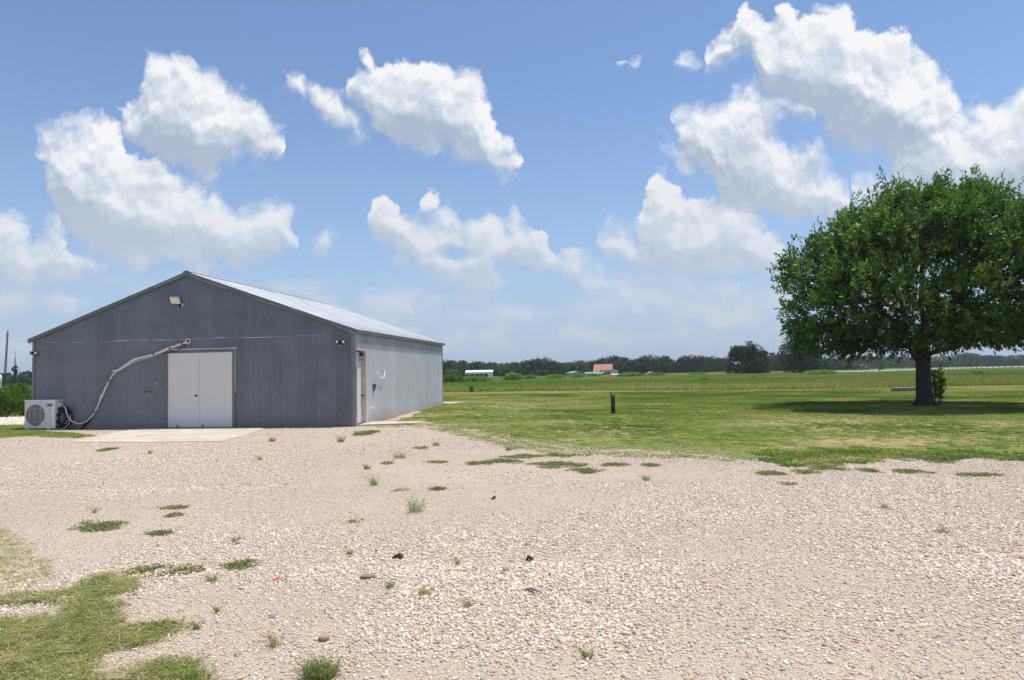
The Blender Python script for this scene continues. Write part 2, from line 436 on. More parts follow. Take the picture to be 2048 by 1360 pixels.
def make_gravel():
    m_, T, b = newmat('crushed_limestone_gravel', 0.95, 0, 0.2)
    g = T.add('ShaderNodeNewGeometry').outputs['Position']
    warp = T.v('ADD', g, T.v('SCALE', T.v('SUBTRACT', T.noise(g, 30, 2, 0.5, out=1), (0.5, 0.5, 0.5)), scale=0.02))
    c1 = T.voro(warp, 34, out='Color'); d1 = T.voro(warp, 34)
    c2 = T.voro(warp, 78, out='Color'); d2 = T.voro(warp, 78)
    s1 = T.sep(c1); s2 = T.sep(c2)
    stones = [(0.0, (0.40, 0.29, 0.20)), (0.12, (0.52, 0.41, 0.31)), (0.5, (0.69, 0.57, 0.45)), (0.8, (0.79, 0.68, 0.565)), (0.93, (0.55, 0.52, 0.48)), (1.0, (0.42, 0.40, 0.37))]
    ca = T.ramp(s1[0], stones); cb = T.ramp(s2[0], stones)
    sel = T.m('GREATER_THAN', s1[1], 0.55)
    cc = T.mix(sel, cb, ca)
    red = T.m('GREATER_THAN', s1[2], 0.985)
    cc = T.mix(T.m('MULTIPLY', T.m('MULTIPLY', red, sel), 0.8), cc, (0.52, 0.24, 0.19))
    fine = T.noise(g, 160, 3, 0.7)
    sand = T.mix(T.rng(fine, 0.35, 0.65), (0.48, 0.38, 0.285), (0.65, 0.53, 0.41))
    packed = T.noise(g, 0.42, 5, 0.6)
    amt = T.rng(packed, 0.42, 0.62, 0.15, 0.42, smooth=True)
    gap = T.m('LESS_THAN', T.m('ADD', T.m('MULTIPLY', d2, 0.9), T.m('MULTIPLY', T.noise(g, 14, 4, 0.6), 0.5)), T.m('ADD', amt, 0.12))
    cc = T.mix(T.m('MULTIPLY', T.m('SUBTRACT', 1.0, gap), 0.8), cc, sand)
    big = T.noise(g, 0.16, 6, 0.62)
    cc = T.v('SCALE', cc, scale=T.rng(big, 0.3, 0.7, 0.86, 1.09))
    ps = T.sep(g)
    wob_ = T.m('MULTIPLY', T.noise(g, 0.25, 3, 0.5), 3.0)
    rad_ = T.v('LENGTH', T.v('SUBTRACT', g, (9.0, -3.0, 0.0)))
    tr1 = T.m('ABSOLUTE', T.m('SUBTRACT', T.m('ADD', rad_, wob_), 14.4)); tr2 = T.m('ABSOLUTE', T.m('SUBTRACT', T.m('ADD', rad_, wob_), 16.1))
    trk = T.rng(T.m('MINIMUM', tr1, tr2), 0.10, 0.32, 1.0, 0.0, smooth=True)
    trk = T.m('MULTIPLY', trk, T.rng(T.noise(g, 0.6, 3, 0.6), 0.38, 0.6, 0.0, 0.45))
    cc = T.mix(trk, cc, T.v('SCALE', sand, scale=0.90))
    pink = T.noise(g, 0.7, 4, 0.6)
    cc = T.mix(T.rng(pink, 0.45, 0.75, 0.0, 0.35), cc, T.v('MULTIPLY', cc, (1.05, 0.97, 0.90)))
    T.put(b.inputs['Base Color'], cc)
    hgt = T.m('ADD', T.m('MULTIPLY', T.m('SUBTRACT', 0.5, d1), T.m('MULTIPLY', sel, 1.0)), T.m('MULTIPLY', T.m('SUBTRACT', 0.5, d2), 0.55))
    hgt = T.m('ADD', hgt, T.m('MULTIPLY', T.noise(g, 9, 4, 0.6), 1.2))
    bn = T.add('ShaderNodeBump'); bn.inputs['Strength'].default_value = 1.0; bn.inputs['Distance'].default_value = 0.022
    T.put(bn.inputs['Height'], hgt); T.put(b.inputs['Normal'], bn.outputs[0])
    return m_
def make_stone():
    m_, T, b = newmat('loose_limestone', 0.9, 0, 0.25)
    a = T.add('ShaderNodeAttribute', attribute_type='INSTANCER', attribute_name='tint').outputs['Fac']
    tc = T.add('ShaderNodeTexCoord').outputs['Object']
    c = T.ramp(a, [(0.0, (0.36, 0.275, 0.20)), (0.10, (0.53, 0.42, 0.315)), (0.3, (0.66, 0.54, 0.42)), (0.55, (0.76, 0.64, 0.515)), (0.78, (0.86, 0.765, 0.65)), (0.85, (0.60, 0.54, 0.47)), (0.93, (0.40, 0.375, 0.34)), (0.955, (0.62, 0.42, 0.28)), (0.985, (0.58, 0.32, 0.22)), (1.0, (0.62, 0.18, 0.12))])
    n = T.noise(tc, 2.2, 5, 0.65)
    T.put(b.inputs['Base Color'], T.v('SCALE', c, scale=T.rng(n, 0.3, 0.7, 0.82, 1.12)))
    return m_
def make_grass_ground(name, greens, tans, tan_lo, tan_hi, sc1=0.35, bump=0.02):
    m_, T, b = newmat(name, 1.0, 0, 0.1)
    g = T.add('ShaderNodeNewGeometry').outputs['Position']
    n1 = T.noise(g, sc1, 7, 0.62); n2 = T.noise(g, sc1 * 0.3, 5, 0.6); n3 = T.noise(g, 22, 5, 0.7); n4 = T.noise(g, 3.0, 5, 0.65)
    gr = T.mix(T.rng(n1, 0.35, 0.65), greens[0], greens[1])
    gr = T.mix(T.rng(n4, 0.35, 0.7), gr, greens[2])
    tn = T.mix(n3, tans[0], tans[1])
    f = T.m('ADD', T.m('MULTIPLY', n2, 0.55), T.m('ADD', T.m('MULTIPLY', n1, 0.3), T.m('MULTIPLY', n4, 0.15)))
    c = T.mix(T.rng(f, tan_lo, tan_hi, smooth=True), gr, tn)
    c = T.v('SCALE', c, scale=T.rng(n3, 0.25, 0.75, 0.72, 1.25))
    T.put(b.inputs['Base Color'], c)
    bn = T.add('ShaderNodeBump'); bn.inputs['Strength'].default_value = 1.0; bn.inputs['Distance'].default_value = bump
    T.put(bn.inputs['Height'], T.noise(g, 35, 4, 0.7)); T.put(b.inputs['Normal'], bn.outputs[0])
    return m_
def make_leaf(name, stops, trans=0.35, rough=0.5, spec=0.35, attr='OBJ', tval=(0.16, 0.30, 0.03), backmix=0.0):
    """leaf material: tint picked per instance / per face by an attribute"""
    m_ = bpy.data.materials.new(name); m_.use_nodes = True
    T = NT(m_.node_tree); b = m_.node_tree.nodes['Principled BSDF']
    b.inputs['Roughness'].default_value = rough; b.inputs['Specular IOR Level'].default_value = spec
    if attr == 'INST': a = T.add('ShaderNodeAttribute', attribute_type='INSTANCER', attribute_name='tint').outputs['Fac']
    else: a = T.add('ShaderNodeAttribute', attribute_type='GEOMETRY', attribute_name='tint').outputs['Fac']
    g = T.add('ShaderNodeNewGeometry').outputs['Position']
    a = T.m('ADD', a, T.rng(T.noise(g, 1.3 if attr != 'INST' else 6, 3, 0.6), 0.3, 0.7, -0.10, 0.10))
    c = T.ramp(a, stops)
    T.put(b.inputs['Base Color'], c)
    tr = T.add('ShaderNodeBsdfTranslucent'); T.put(tr.inputs[0], T.mix(0.6, c, tval))
    ms = T.add('ShaderNodeMixShader'); ms.inputs[0].default_value = trans
    T.l.new(b.outputs[0], ms.inputs[1]); T.l.new(tr.outputs[0], ms.inputs[2])
    T.l.new(ms.outputs[0], m_.node_tree.nodes['Material Output'].inputs[0])
    return m_
def make_galv(name, c0, c1, metal=0.55, rough=0.42, sheet=0.0, streak=1.0, dirt=0.0):
    m_, T, b = newmat(name, rough, metal, 0.5)
    tc = T.add('ShaderNodeTexCoord').outputs['Object']
    s = T.sep(tc)
    st = T.noise(T.v('MULTIPLY', tc, (9, 9, 0.5)), 1.0, 5, 0.6)
    sp = T.noise(tc, 1.3, 5, 0.65)
    c = T.mix(T.rng(sp, 0.35, 0.65), c0, c1)
    c = T.v('SCALE', c, scale=T.rng(st, 0.3, 0.7, 1 - 0.12 * streak, 1 + 0.14 * streak))
    if sheet:
        cell = T.m('FLOOR', T.m('DIVIDE', T.m('ADD', s[0], s[1]), sheet))
        wn = T.add('ShaderNodeTexWhiteNoise', noise_dimensions='1D'); T.put(wn.inputs['W'], cell)
        c = T.v('SCALE', c, scale=T.rng(wn.outputs[0], 0, 1, 0.93, 1.07))
    if dirt:
        lowz = T.rng(T.m('ADD', s[2], T.m('MULTIPLY', T.noise(T.v('MULTIPLY', tc, (3, 3, 1)), 1.0, 4, 0.6), 0.45)), 0.25, 0.7, dirt, 0.0)
        c = T.mix(lowz, c, (0.34, 0.27, 0.21))
    T.put(b.inputs['Base Color'], c)
    T.put(b.inputs['Roughness'], T.rng(sp, 0.3, 0.7, rough - 0.07, rough + 0.1))
    return m_
MT = {}
MT['gravel'] = make_gravel()
MT['stone'] = make_stone()
MT['field'] = make_grass_ground('field_grass', [(0.12, 0.17, 0.04), (0.17, 0.21, 0.06), (0.20, 0.22, 0.08)], [(0.24, 0.20, 0.11), (0.30, 0.25, 0.14)], 0.62, 0.75)
MT['lawn'] = make_grass_ground('mown_lawn', [(0.12, 0.19, 0.035), (0.175, 0.225, 0.05), (0.21, 0.225, 0.065)], [(0.36, 0.27, 0.13), (0.42, 0.33, 0.18)], 0.47, 0.60, 0.5)
MT['drystrip'] = make_grass_ground('dry_cut_grass', [(0.20, 0.20, 0.07), (0.28, 0.24, 0.10), (0.34, 0.28, 0.13)], [(0.42, 0.34, 0.18), (0.46, 0.38, 0.21)], 0.42, 0.55, 0.8)
MT['soil'] = make_grass_ground('tan_soil_margin', [(0.30, 0.25, 0.12), (0.36, 0.27, 0.15), (0.22, 0.22, 0.08)], [(0.43, 0.33, 0.22), (0.50, 0.40, 0.29)], 0.40, 0.52, 1.2)
MT['concrete'] = simple('concrete', (0.53, 0.465, 0.375), 0.9, var=0.2, scale=1.3, bump=0.002)
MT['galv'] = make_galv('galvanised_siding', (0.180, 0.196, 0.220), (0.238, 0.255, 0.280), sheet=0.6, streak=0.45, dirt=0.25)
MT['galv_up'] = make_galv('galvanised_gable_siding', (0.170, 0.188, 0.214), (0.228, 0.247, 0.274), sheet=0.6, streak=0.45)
MT['galv_side'] = make_galv('sunlit_galvanised_siding', (0.60, 0.605, 0.65), (0.66, 0.665, 0.70), metal=0.08, rough=0.5, sheet=0.6, streak=0.5, dirt=0.45)  # same metal as the front wall, lightened so its colour carries the sunlight
MT['galv_side_up'] = make_galv('eave_shade_galvanised_band', (0.40, 0.415, 0.45), (0.46, 0.475, 0.51), metal=0.1, rough=0.5, sheet=0.6, streak=0.8)  # darker upper sheets, with the shadow under the eave put into their colour
MT['roof'] = make_galv('galvanised_roof', (0.42, 0.445, 0.47), (0.48, 0.50, 0.525), metal=0.3, rough=0.5, sheet=0.6, streak=0.4)
MT['trim'] = simple('grey_trim_metal', (0.17, 0.18, 0.19), 0.5, 0.4, var=0.12)
MT['trim_light'] = simple('pale_flashing_metal', (0.52, 0.55, 0.58), 0.45, 0.4, var=0.2, scale=6)
MT['seam'] = simple('chalky_seam', (0.50, 0.55, 0.62), 0.7, 0.1, var=0.3, scale=8)
MT['white'] = simple('white_paint', (0.72, 0.69, 0.65), 0.5, var=0.03, scale=3)
MT['white_unit'] = simple('white_enamel', (0.80, 0.78, 0.74), 0.35, var=0.04, scale=3)
MT['unit_face'] = simple('grey_enamel', (0.72, 0.70, 0.67), 0.4, var=0.05, scale=3)
MT['cream'] = simple('weathered_cream_wood', (0.58, 0.52, 0.44), 0.7, var=0.15, scale=5)
MT['black'] = simple('black_plastic', (0.02, 0.02, 0.022), 0.5, var=0.2)
MT['dark'] = simple('dark_interior', (0.05, 0.05, 0.052), 0.8, var=0.2)
MT['glass_lens'] = simple('lamp_lens', (0.75, 0.74, 0.68), 0.25, var=0.05)
MT['tape'] = simple('white_pipe_tape', (0.70, 0.66, 0.62), 0.6, var=0.12, scale=20)
MT['red'] = simple('red_tape', (0.45, 0.09, 0.06), 0.5, var=0.1)
MT['copper'] = simple('brown_wire', (0.30, 0.14, 0.09), 0.5, var=0.2)
MT['steel'] = simple('grey_steel', (0.35, 0.36, 0.37), 0.45, 0.5, var=0.1)
MT['blue'] = simple('blue_badge', (0.02, 0.16, 0.50), 0.35, var=0.03)
MT['pale_blue'] = simple('pale_blue_lettering', (0.35, 0.62, 0.85), 0.4, var=0.02)
MT['grey_ink'] = simple('grey_lettering', (0.15, 0.15, 0.16), 0.5, var=0.02)
MT['bark'] = simple('bark', (0.075, 0.062, 0.05), 0.95, var=0.35, scale=9, bump=0.02, bscale=14)
MT['bark_far'] = simple('far_bark', (0.08, 0.07, 0.06), 0.95, var=0.2, scale=1)
MT['wood_old'] = simple('weathered_post_wood', (0.085, 0.07, 0.06), 0.9, var=0.4, scale=7, bump=0.006)
MT['old_stone'] = simple('grey_old_stone', (0.27, 0.25, 0.25), 0.95, var=0.35, scale=5, bump=0.01)
MT['stone_light'] = simple('pale_old_stone', (0.36, 0.345, 0.33), 0.95, var=0.2, scale=5)
MT['redroof'] = simple('red_shingle_roof', (0.42, 0.20, 0.145), 0.85, var=0.12, scale=1.5)
MT['greenroof'] = simple('green_metal_roof', (0.20, 0.34, 0.27), 0.6, var=0.1, scale=1)
MT['whitewall'] = simple('far_white_wall', (0.62, 0.62, 0.60), 0.7, var=0.06, scale=1)
MT['bluegrey'] = simple('blue_grey_wall', (0.25, 0.29, 0.32), 0.7, var=0.1, scale=1)
MT['farwhite'] = simple('far_white_metal', (0.80, 0.82, 0.84), 0.5, var=0.04, scale=1)
MT['tanroof'] = simple('far_tan_roof', (0.50, 0.46, 0.38), 0.7, var=0.1, scale=1)
MT['window'] = simple('dark_window', (0.05, 0.06, 0.07), 0.2, var=0.1)
MT['road'] = simple('pale_country_road', (0.33, 0.32, 0.27), 0.9, var=0.08, scale=0.5)
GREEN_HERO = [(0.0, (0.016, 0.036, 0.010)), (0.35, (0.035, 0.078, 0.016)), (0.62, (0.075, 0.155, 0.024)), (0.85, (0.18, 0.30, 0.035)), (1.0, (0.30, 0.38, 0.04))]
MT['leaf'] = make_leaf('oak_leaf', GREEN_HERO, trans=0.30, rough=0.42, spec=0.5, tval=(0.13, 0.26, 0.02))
GREEN_FAR = [(0.0, (0.030, 0.050, 0.022)), (0.4, (0.060, 0.095, 0.036)), (0.7, (0.10, 0.15, 0.05)), (1.0, (0.19, 0.26, 0.06))]
MT['leaf_far'] = make_leaf('far_foliage', GREEN_FAR, trans=0.15, rough=0.8, spec=0.1, tval=(0.05, 0.09, 0.02))
GRASS = [(0.0, (0.10, 0.14, 0.045)), (0.25, (0.16, 0.23, 0.045)), (0.5, (0.255, 0.34, 0.07)), (0.7, (0.37, 0.39, 0.11)), (0.85, (0.48, 0.41, 0.18)), (1.0, (0.60, 0.49, 0.27))]
MT['grass'] = make_leaf('grass_blade', GRASS, trans=0.3, rough=0.8, spec=0.15, attr='INST', tval=(0.16, 0.26, 0.03))
WEED = [(0.0, (0.20, 0.165, 0.09)), (0.25, (0.20, 0.22, 0.08)), (0.5, (0.16, 0.26, 0.06)), (0.75, (0.23, 0.35, 0.08)), (0.88, (0.42, 0.38, 0.15)), (1.0, (0.56, 0.44, 0.22))]
MT['weed'] = make_leaf('weed_leaf', WEED, trans=0.3, rough=0.7, spec=0.2, tval=(0.16, 0.30, 0.03))
BRT = [(0.0, (0.07, 0.12, 0.03)), (0.5, (0.17, 0.29, 0.06)), (1.0, (0.32, 0.45, 0.09))]
MT['bright'] = make_leaf('bright_weed_leaf', BRT, trans=0.35, rough=0.6, spec=0.2, tval=(0.2, 0.4, 0.04))

# ------------------------------------------------------------------ ground sheets
BO = Vector((-5.0, 22.5, 0)); ALPHA = R(8.5)
E1 = Vector((math.cos(ALPHA), -math.sin(ALPHA), 0)); E2 = Vector((math.sin(ALPHA), math.cos(ALPHA), 0))
BW, BL = 11.45, 11.3
FL = BO - E1 * BW
def gz(x, y):
    """gentle rise of the lawn beside the far corner of the barn"""
    cx, cy = BO.x + E2.x * BL + 0.8, BO.y + E2.y * BL
    d2 = ((x - cx) / 3.2) ** 2 + ((y - cy) / 6.5) ** 2
    return 0.20 * np.exp(-d2 * 1.0)
def sheet(name, poly, mat, off, step=0.8, kind='structure', jag=0.0, jl=0.25, seed=1, lip=0.0):
    """horizontal sheet with an irregular outline following the ground"""
    P = [Vector((p[0], p[1])) for p in poly]
    out = []
    for i, a in enumerate(P):
        b = P[(i + 1) % len(P)]; L = (b - a).length; n = max(1, int(L / jl)) if jag else max(1, int(L / step))
        n = min(n, 700)
        for k in range(n): out.append(a.lerp(b, k / n))
    arr = np.array([[p.x, p.y] for p in out])
    if jag:
        dx = fbm(arr[:, 0] * 1.3, arr[:, 1] * 1.3, oct=5, seed=seed) - 0.5
        dy = fbm(arr[:, 0] * 1.3 + 50, arr[:, 1] * 1.3, oct=5, seed=seed + 3) - 0.5
        dist = np.hypot(arr[:, 0], arr[:, 1])
        k = jag * 2 * np.clip(dist / 14, 0.2, 2.0)
        arr[:, 0] += dx * k; arr[:, 1] += dy * k
    n0 = len(arr)
    xs = np.arange(arr[:, 0].min(), arr[:, 0].max(), step); ys = np.arange(arr[:, 1].min(), arr[:, 1].max(), step)
    if len(xs) * len(ys) < 16000:
        gx, gy = np.meshgrid(xs, ys); extra = np.stack([gx.ravel(), gy.ravel()], 1)
    else: extra = np.zeros((0, 2))
    verts = [Vector(p) for p in arr] + [Vector(p) for p in extra]
    r = geometry.delaunay_2d_cdt(verts, [(i, (i + 1) % n0) for i in range(n0)], [list(range(n0))], 1, 1e-5)
    V = np.array([[v.x, v.y] for v in r[0]]); Fc = [f for f in r[2]]
    Z = gz(V[:, 0], V[:, 1]) + off
    me = bpy.data.meshes.new(name); me.from_pydata([(a[0], a[1], z) for a, z in zip(V, Z)], [], Fc)
    me.update()
    me.polygons.foreach_set('use_smooth', np.ones(len(me.polygons), dtype=bool))
    # make normals face up
    bm = bmesh.new(); bm.from_mesh(me)
    for f in bm.faces:
        if f.normal.z < 0: f.normal_flip()
    bm.to_mesh(me); bm.free()
    me.materials.append(mat)
    o = bpy.data.objects.new(name, me); col.objects.link(o); tag(o, kind=kind)
    return o
def pxpoly(pts): return [(at(*p).x, at(*p).y) for p in pts]
# base ground to the horizon: fine near the barn, coarse far away
def base_ground():
    xs = np.concatenate([[-9000, -3000, -1000, -400, -150, -80, -50, -35], np.arange(-28, 20.1, 0.8), [26, 35, 50, 80, 150, 400, 1000, 3000, 9000]])
    ys = np.concatenate([[-3000, -300, -60, -15, -5, 2, 8, 14], np.arange(18, 52.1, 0.8), [60, 75, 100, 150, 250, 400, 700, 1500, 4000, 12000]])
    gx, gy = np.meshgrid(xs, ys); Z = gz(gx, gy)
    Z = Z - 0.03 * ((gy > -5) & (gy < 70) & (abs(gx) < 90))
    V = np.stack([gx.ravel(), gy.ravel(), Z.ravel()], 1)
    nx, ny = len(xs), len(ys)
    i, j = np.meshgrid(np.arange(nx - 1), np.arange(ny - 1)); a = (j * nx + i).ravel()
    F = np.stack([a, a + 1, a + 1 + nx, a + nx], 1)
    o = npmesh('ground', V, F, MT['field'], smooth=True); tag(o, kind='structure')
base_ground()
# mown lawn: from the gravel margin out to the cut strip
lawn_far = [(2300, 771), (2048, 775), (1900, 777), (1700, 779), (1500, 782), (1300, 784), (1100, 787), (900, 790), (700, 794)]
lawn_near = [(700, 900), (950, 925), (1250, 935), (1500, 960), (1800, 950), (2048, 945), (2500, 940)]
LAWN = pxpoly([(x, y) for x, y in lawn_far[::-1]] ) + pxpoly(lawn_near[::-1])
sheet('lawn', LAWN, MT['lawn'], 0.004, jag=0.25, step=1.2, seed=4)
STRIP = pxpoly([(2300, 766.5), (2048, 770.5), (1700, 777), (1500, 780), (1100, 781.5), (980, 782.5), (880, 784), (700, 789)][::-1]) + pxpoly([(700, 796), (880, 791), (1000, 790), (1100, 788), (1300, 786), (1500, 783.2), (1700, 781.5), (1850, 781.5), (2048, 775), (2300, 772)][::-1])
sheet('dry_strip', STRIP, MT['drystrip'], 0.010, jag=0.55, jl=0.5, step=2.0, seed=9)
# gravel lot
gedge = [(722, 846), (760, 848), (830, 851), (870, 853), (930, 858), (975, 872), (1020, 884), (1080, 897), (1160, 905), (1250, 911), (1400, 918), (1530, 922), (1610, 932), (1700, 930), (1780, 918), (1850, 919), (1960, 918), (2048, 926), (2300, 936), (3300, 960)]
g1 = pxpoly(gedge)
back = [(-50, 838), (-300, 845)]
GRAVEL = g1 + [(30, 6), (30, -8), (-34, -8), (-34, 26)] + pxpoly([(-160, 862), (-20, 852), (66, 853)]) + [tuple((FL + E2 * 1.5)[:2]), tuple((BO + E2 * 1.5 - E1 * 0.3)[:2])]
sheet('gravel_lot', GRAVEL, MT['gravel'], 0.018, jag=0.35, step=0.9, seed=2)
SOIL = pxpoly([(735, 842), (800, 844), (850, 846), (900, 850), (960, 860), (1020, 876), (1080, 890), (1160, 899), (1300, 905), (1400, 911), (1500, 918), (1510, 925), (1500, 930), (1440, 932), (1250, 925), (1080, 912), (1000, 900), (940, 880), (860, 864), (735, 856)])
sheet('soil_margin', SOIL, MT['soil'], 0.013, jag=0.75, step=1.0, seed=12)
SIDE = [tuple((BO + E1 * 0.0 + E2 * 0.3)[:2]), tuple((BO + E1 * 0.75 + E2 * 0.6)[:2]), tuple((BO + E1 * 0.6 + E2 * 4)[:2]), tuple((BO + E1 * 0.28 + E2 * 6.5)[:2]), tuple((BO + E2 * 7.5)[:2])]
sheet('soil_by_wall', SIDE, MT['soil'], 0.022, jag=0.12, jl=0.1, step=0.5, seed=15)
BACKG = pxpoly([(-200, 838), (64, 834), (66, 851), (-200, 856)])
sheet('rock_strip', BACKG, MT['gravel'], 0.024, jag=0.3, step=0.6, seed=22)
def pad(name, poly, top, label):
    b = MB(); b.prism([(p[0], p[1], -0.05) for p in poly], (0, 0, top + 0.05))
    return tag(b.build(name, MT['concrete']), kind='structure')
pad('concrete_apron', pxpoly([(142, 886), (300, 886.5), (445, 884.5), (492, 872), (530, 858)]) + [tuple((FL + E1 * 8.25 + E2 * 0.02)[:2]), tuple((FL + E1 * 3.9 - E2 * 0.0)[:2])], 0.034, '')
P2 = [BO + E1 * 0.03 + E2 * 0.12, BO + E1 * 1.75 + E2 * 0.62, BO + E1 * 1.95 + E2 * 1.45, BO + E1 * 0.03 + E2 * 1.5]
pad('concrete_step', [tuple(p[:2]) for p in P2], 0.075, '')
P3 = [BO + E2 * (BL + 0.05) - E1 * 1.0, BO + E2 * (BL + 0.05) + E1 * 0.55, BO + E2 * (BL + 1.8) + E1 * 0.7, BO + E2 * (BL + 1.8) - E1 * 1.0]
pad('concrete_back_step', [tuple(p[:2]) for p in P3], 0.25, '')
# far pale road on a low bank, right
rd = [(1640, 747.5), (1750, 743.3), (1900, 738.6), (2048, 734.2), (2400, 727)]
a = [at(x, y, 0.0) for x, y in rd]
b_ = [at(x, y - 1.0, 0.0) for x, y in rd]
mb = MB()
for i in range(len(rd) - 1):
    mb.face([(a[i].x, a[i].y, 0.02), (a[i + 1].x, a[i + 1].y, 0.02), (b_[i + 1].x, b_[i + 1].y, 0.3), (b_[i].x, b_[i].y, 0.3)])
tag(mb.build('road', MT['road']), kind='structure')
# ------------------------------------------------------------------ the barn
BM = Matrix.Translation(FL) @ Matrix.Rotation(-ALPHA, 4, 'Z'); BI = BM.inverted()
CAMP = Vector((0, 0, EYE))
def bl(px, py, off=0.0):          # point on the front wall, barn coordinates
    o = BI @ CAMP; d = BI.to_3x3() @ ray(px, py)
    t = (-off - o.y) / d.y; return o + d * t
def bs(px, py, off=0.0):          # point on the right side wall
    o = BI @ CAMP; d = BI.to_3x3() @ ray(px, py)
    t = (BW + off - o.x) / d.x; return o + d * t
EAVE, RIDGE = 3.10, 5.13
barn = thing('metal_barn', 'grey corrugated metal barn with low gable roof and white double doors', 'barn', mat4=BM)
XM = BW / 2
def ztop(x): return RIDGE - (RIDGE - EAVE) * abs(x - XM) / XM
dL = bl(337, 800).x; dR = bl(465.5, 800).x; dT = bl(400, 705).z; dB = 0.02
PITCHC, AMP = 0.0765, 0.016
def corrugated(name, x0, x1, zlo, zhi, off, mat, axis='front', per=8, parent=barn, wob=0.0):
    """a run of corrugated sheet; zlo/zhi functions of the running coordinate"""
    n = int((x1 - x0) / PITCHC * per)
    xs = np.linspace(x0, x1, n + 1)
    ph = xs / PITCHC * 2 * PI
    d = off + AMP * np.sin(ph)
    if wob: d = d + wob * (fbm(xs * 0.8, xs * 0 + 3.3, oct=3, seed=5) - 0.5)
    lo = np.array([zlo(x) for x in xs]); hi = np.array([zhi(x) for x in xs])
    if axis == 'front': A = np.stack([xs, -d, lo], 1); B = np.stack([xs, -d, hi], 1)
    elif axis == 'side': A = np.stack([BW + d, xs, lo], 1); B = np.stack([BW + d, xs, hi], 1)
    elif axis == 'left': A = np.stack([-d, xs, lo], 1); B = np.stack([-d, xs, hi], 1)
    elif axis == 'back': A = np.stack([xs, BL + d, lo], 1); B = np.stack([xs, BL + d, hi], 1)
    V = np.concatenate([A, B]); m_ = len(xs); i = np.arange(m_ - 1)
    F = np.stack([i, i + 1, i + 1 + m_, i + m_], 1)
    if axis in ('back', 'left'): F = F[:, ::-1]
    o = npmesh(name, V, F, mat, parent, smooth=True)
    return o
SEAM = bl(250, 680).z
def joinmesh(name, objs, parent=barn):
    bm = bmesh.new()
    for o in objs:
        bm.from_mesh(o.data)
    mats = [objs[0].data.materials[0]]
    me = bpy.data.meshes.new(name); bm.to_mesh(me); bm.free()
    me.materials.append(mats[0])
    for o in objs: bpy.data.objects.remove(o)
    o = bpy.data.objects.new(name, me); col.objects.link(o); o.parent = parent
    return o
lo_top = lambda x: min(SEAM + 0.03, ztop(x) - 0.01)
joinmesh('front_wall', [
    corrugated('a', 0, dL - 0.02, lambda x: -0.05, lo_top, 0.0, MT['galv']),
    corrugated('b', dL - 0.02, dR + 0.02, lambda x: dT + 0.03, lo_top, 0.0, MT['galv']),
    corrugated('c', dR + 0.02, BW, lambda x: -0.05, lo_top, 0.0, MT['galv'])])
xg0 = XM * (SEAM - 0.06 - EAVE) / (RIDGE - EAVE) if SEAM > EAVE + 0.06 else 0
corrugated('gable_wall', 0.0, BW, lambda x: min(SEAM - 0.02 + 0.012 * math.sin(x * 2.1), ztop(x) - 0.02), lambda x: ztop(x) - 0.015, 0.016, MT['galv_up'])
# chalky line where the sheets overlap: short broken strips
b = MB(); rs = random.Random(3)
up_, dn_ = [], []
xs_ = np.arange(0.5, BW - 0.9, 0.045)
for x in xs_:
    z = SEAM - 0.035 + 0.012 * math.sin(x * 2.1)
    wdt = 0.003 + 0.030 * max(0.0, float(vnoise(np.array([x * 5.0]), np.array([1.5]), seed=2)[0]) - (0.55 if x < 3 or x > 9 else 0.25)) + rs.random() * 0.006
    dn_.append(b.bm.verts.new((x, -0.0285, z - wdt * 0.4))); up_.append(b.bm.verts.new((x, -0.0285, z + wdt)))
for i in range(len(xs_) - 1): b.bm.faces.new((dn_[i], dn_[i + 1], up_[i + 1], up_[i]))
b.build('seam_strip', MT['seam'], barn)
# side wall with door opening
t0 = bs(714.0, 780).y; t1 = bs(731.5, 780).y; tT = bs(722, 699.5).z
ZU = 2.70
joinmesh('side_wall', [
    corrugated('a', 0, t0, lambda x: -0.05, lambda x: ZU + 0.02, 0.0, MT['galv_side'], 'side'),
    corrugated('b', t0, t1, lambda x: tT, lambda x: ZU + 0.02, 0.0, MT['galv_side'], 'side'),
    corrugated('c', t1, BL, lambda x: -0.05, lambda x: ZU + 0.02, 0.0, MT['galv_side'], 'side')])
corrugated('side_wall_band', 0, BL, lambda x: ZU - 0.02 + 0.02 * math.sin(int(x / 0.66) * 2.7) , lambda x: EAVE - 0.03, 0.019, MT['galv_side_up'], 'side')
joinmesh('rear_walls', [
    corrugated('a', 0, BL, lambda x: -0.05, lambda x: EAVE - 0.02, 0.0, MT['galv'], 'left', per=4),
    corrugated('b', 0, BW, lambda x: -0.05, lambda x: ztop(x) - 0.03, 0.0, MT['galv'], 'back', per=4)])
# corner flashings
b = MB(); b.box(BW - 0.10, BW + 0.021, -0.024, -0.0205, -0.03, EAVE - 0.06); b.box(BW + 0.0205, BW + 0.024, -0.024, 0.10, -0.03, EAVE - 0.06)
b.build('corner_trim', MT['galv'], barn)
b = MB(); b.box(-0.024, 0.06, -0.024, -0.0205, -0.03, EAVE - 0.06); b.build('corner_trim', MT['galv'], barn)
b = MB(); b.box(BW + 0.0205, BW + 0.024, BL - 0.08, BL + 0.02, -0.03, EAVE - 0.06); b.build('corner_trim', MT['galv'], barn)
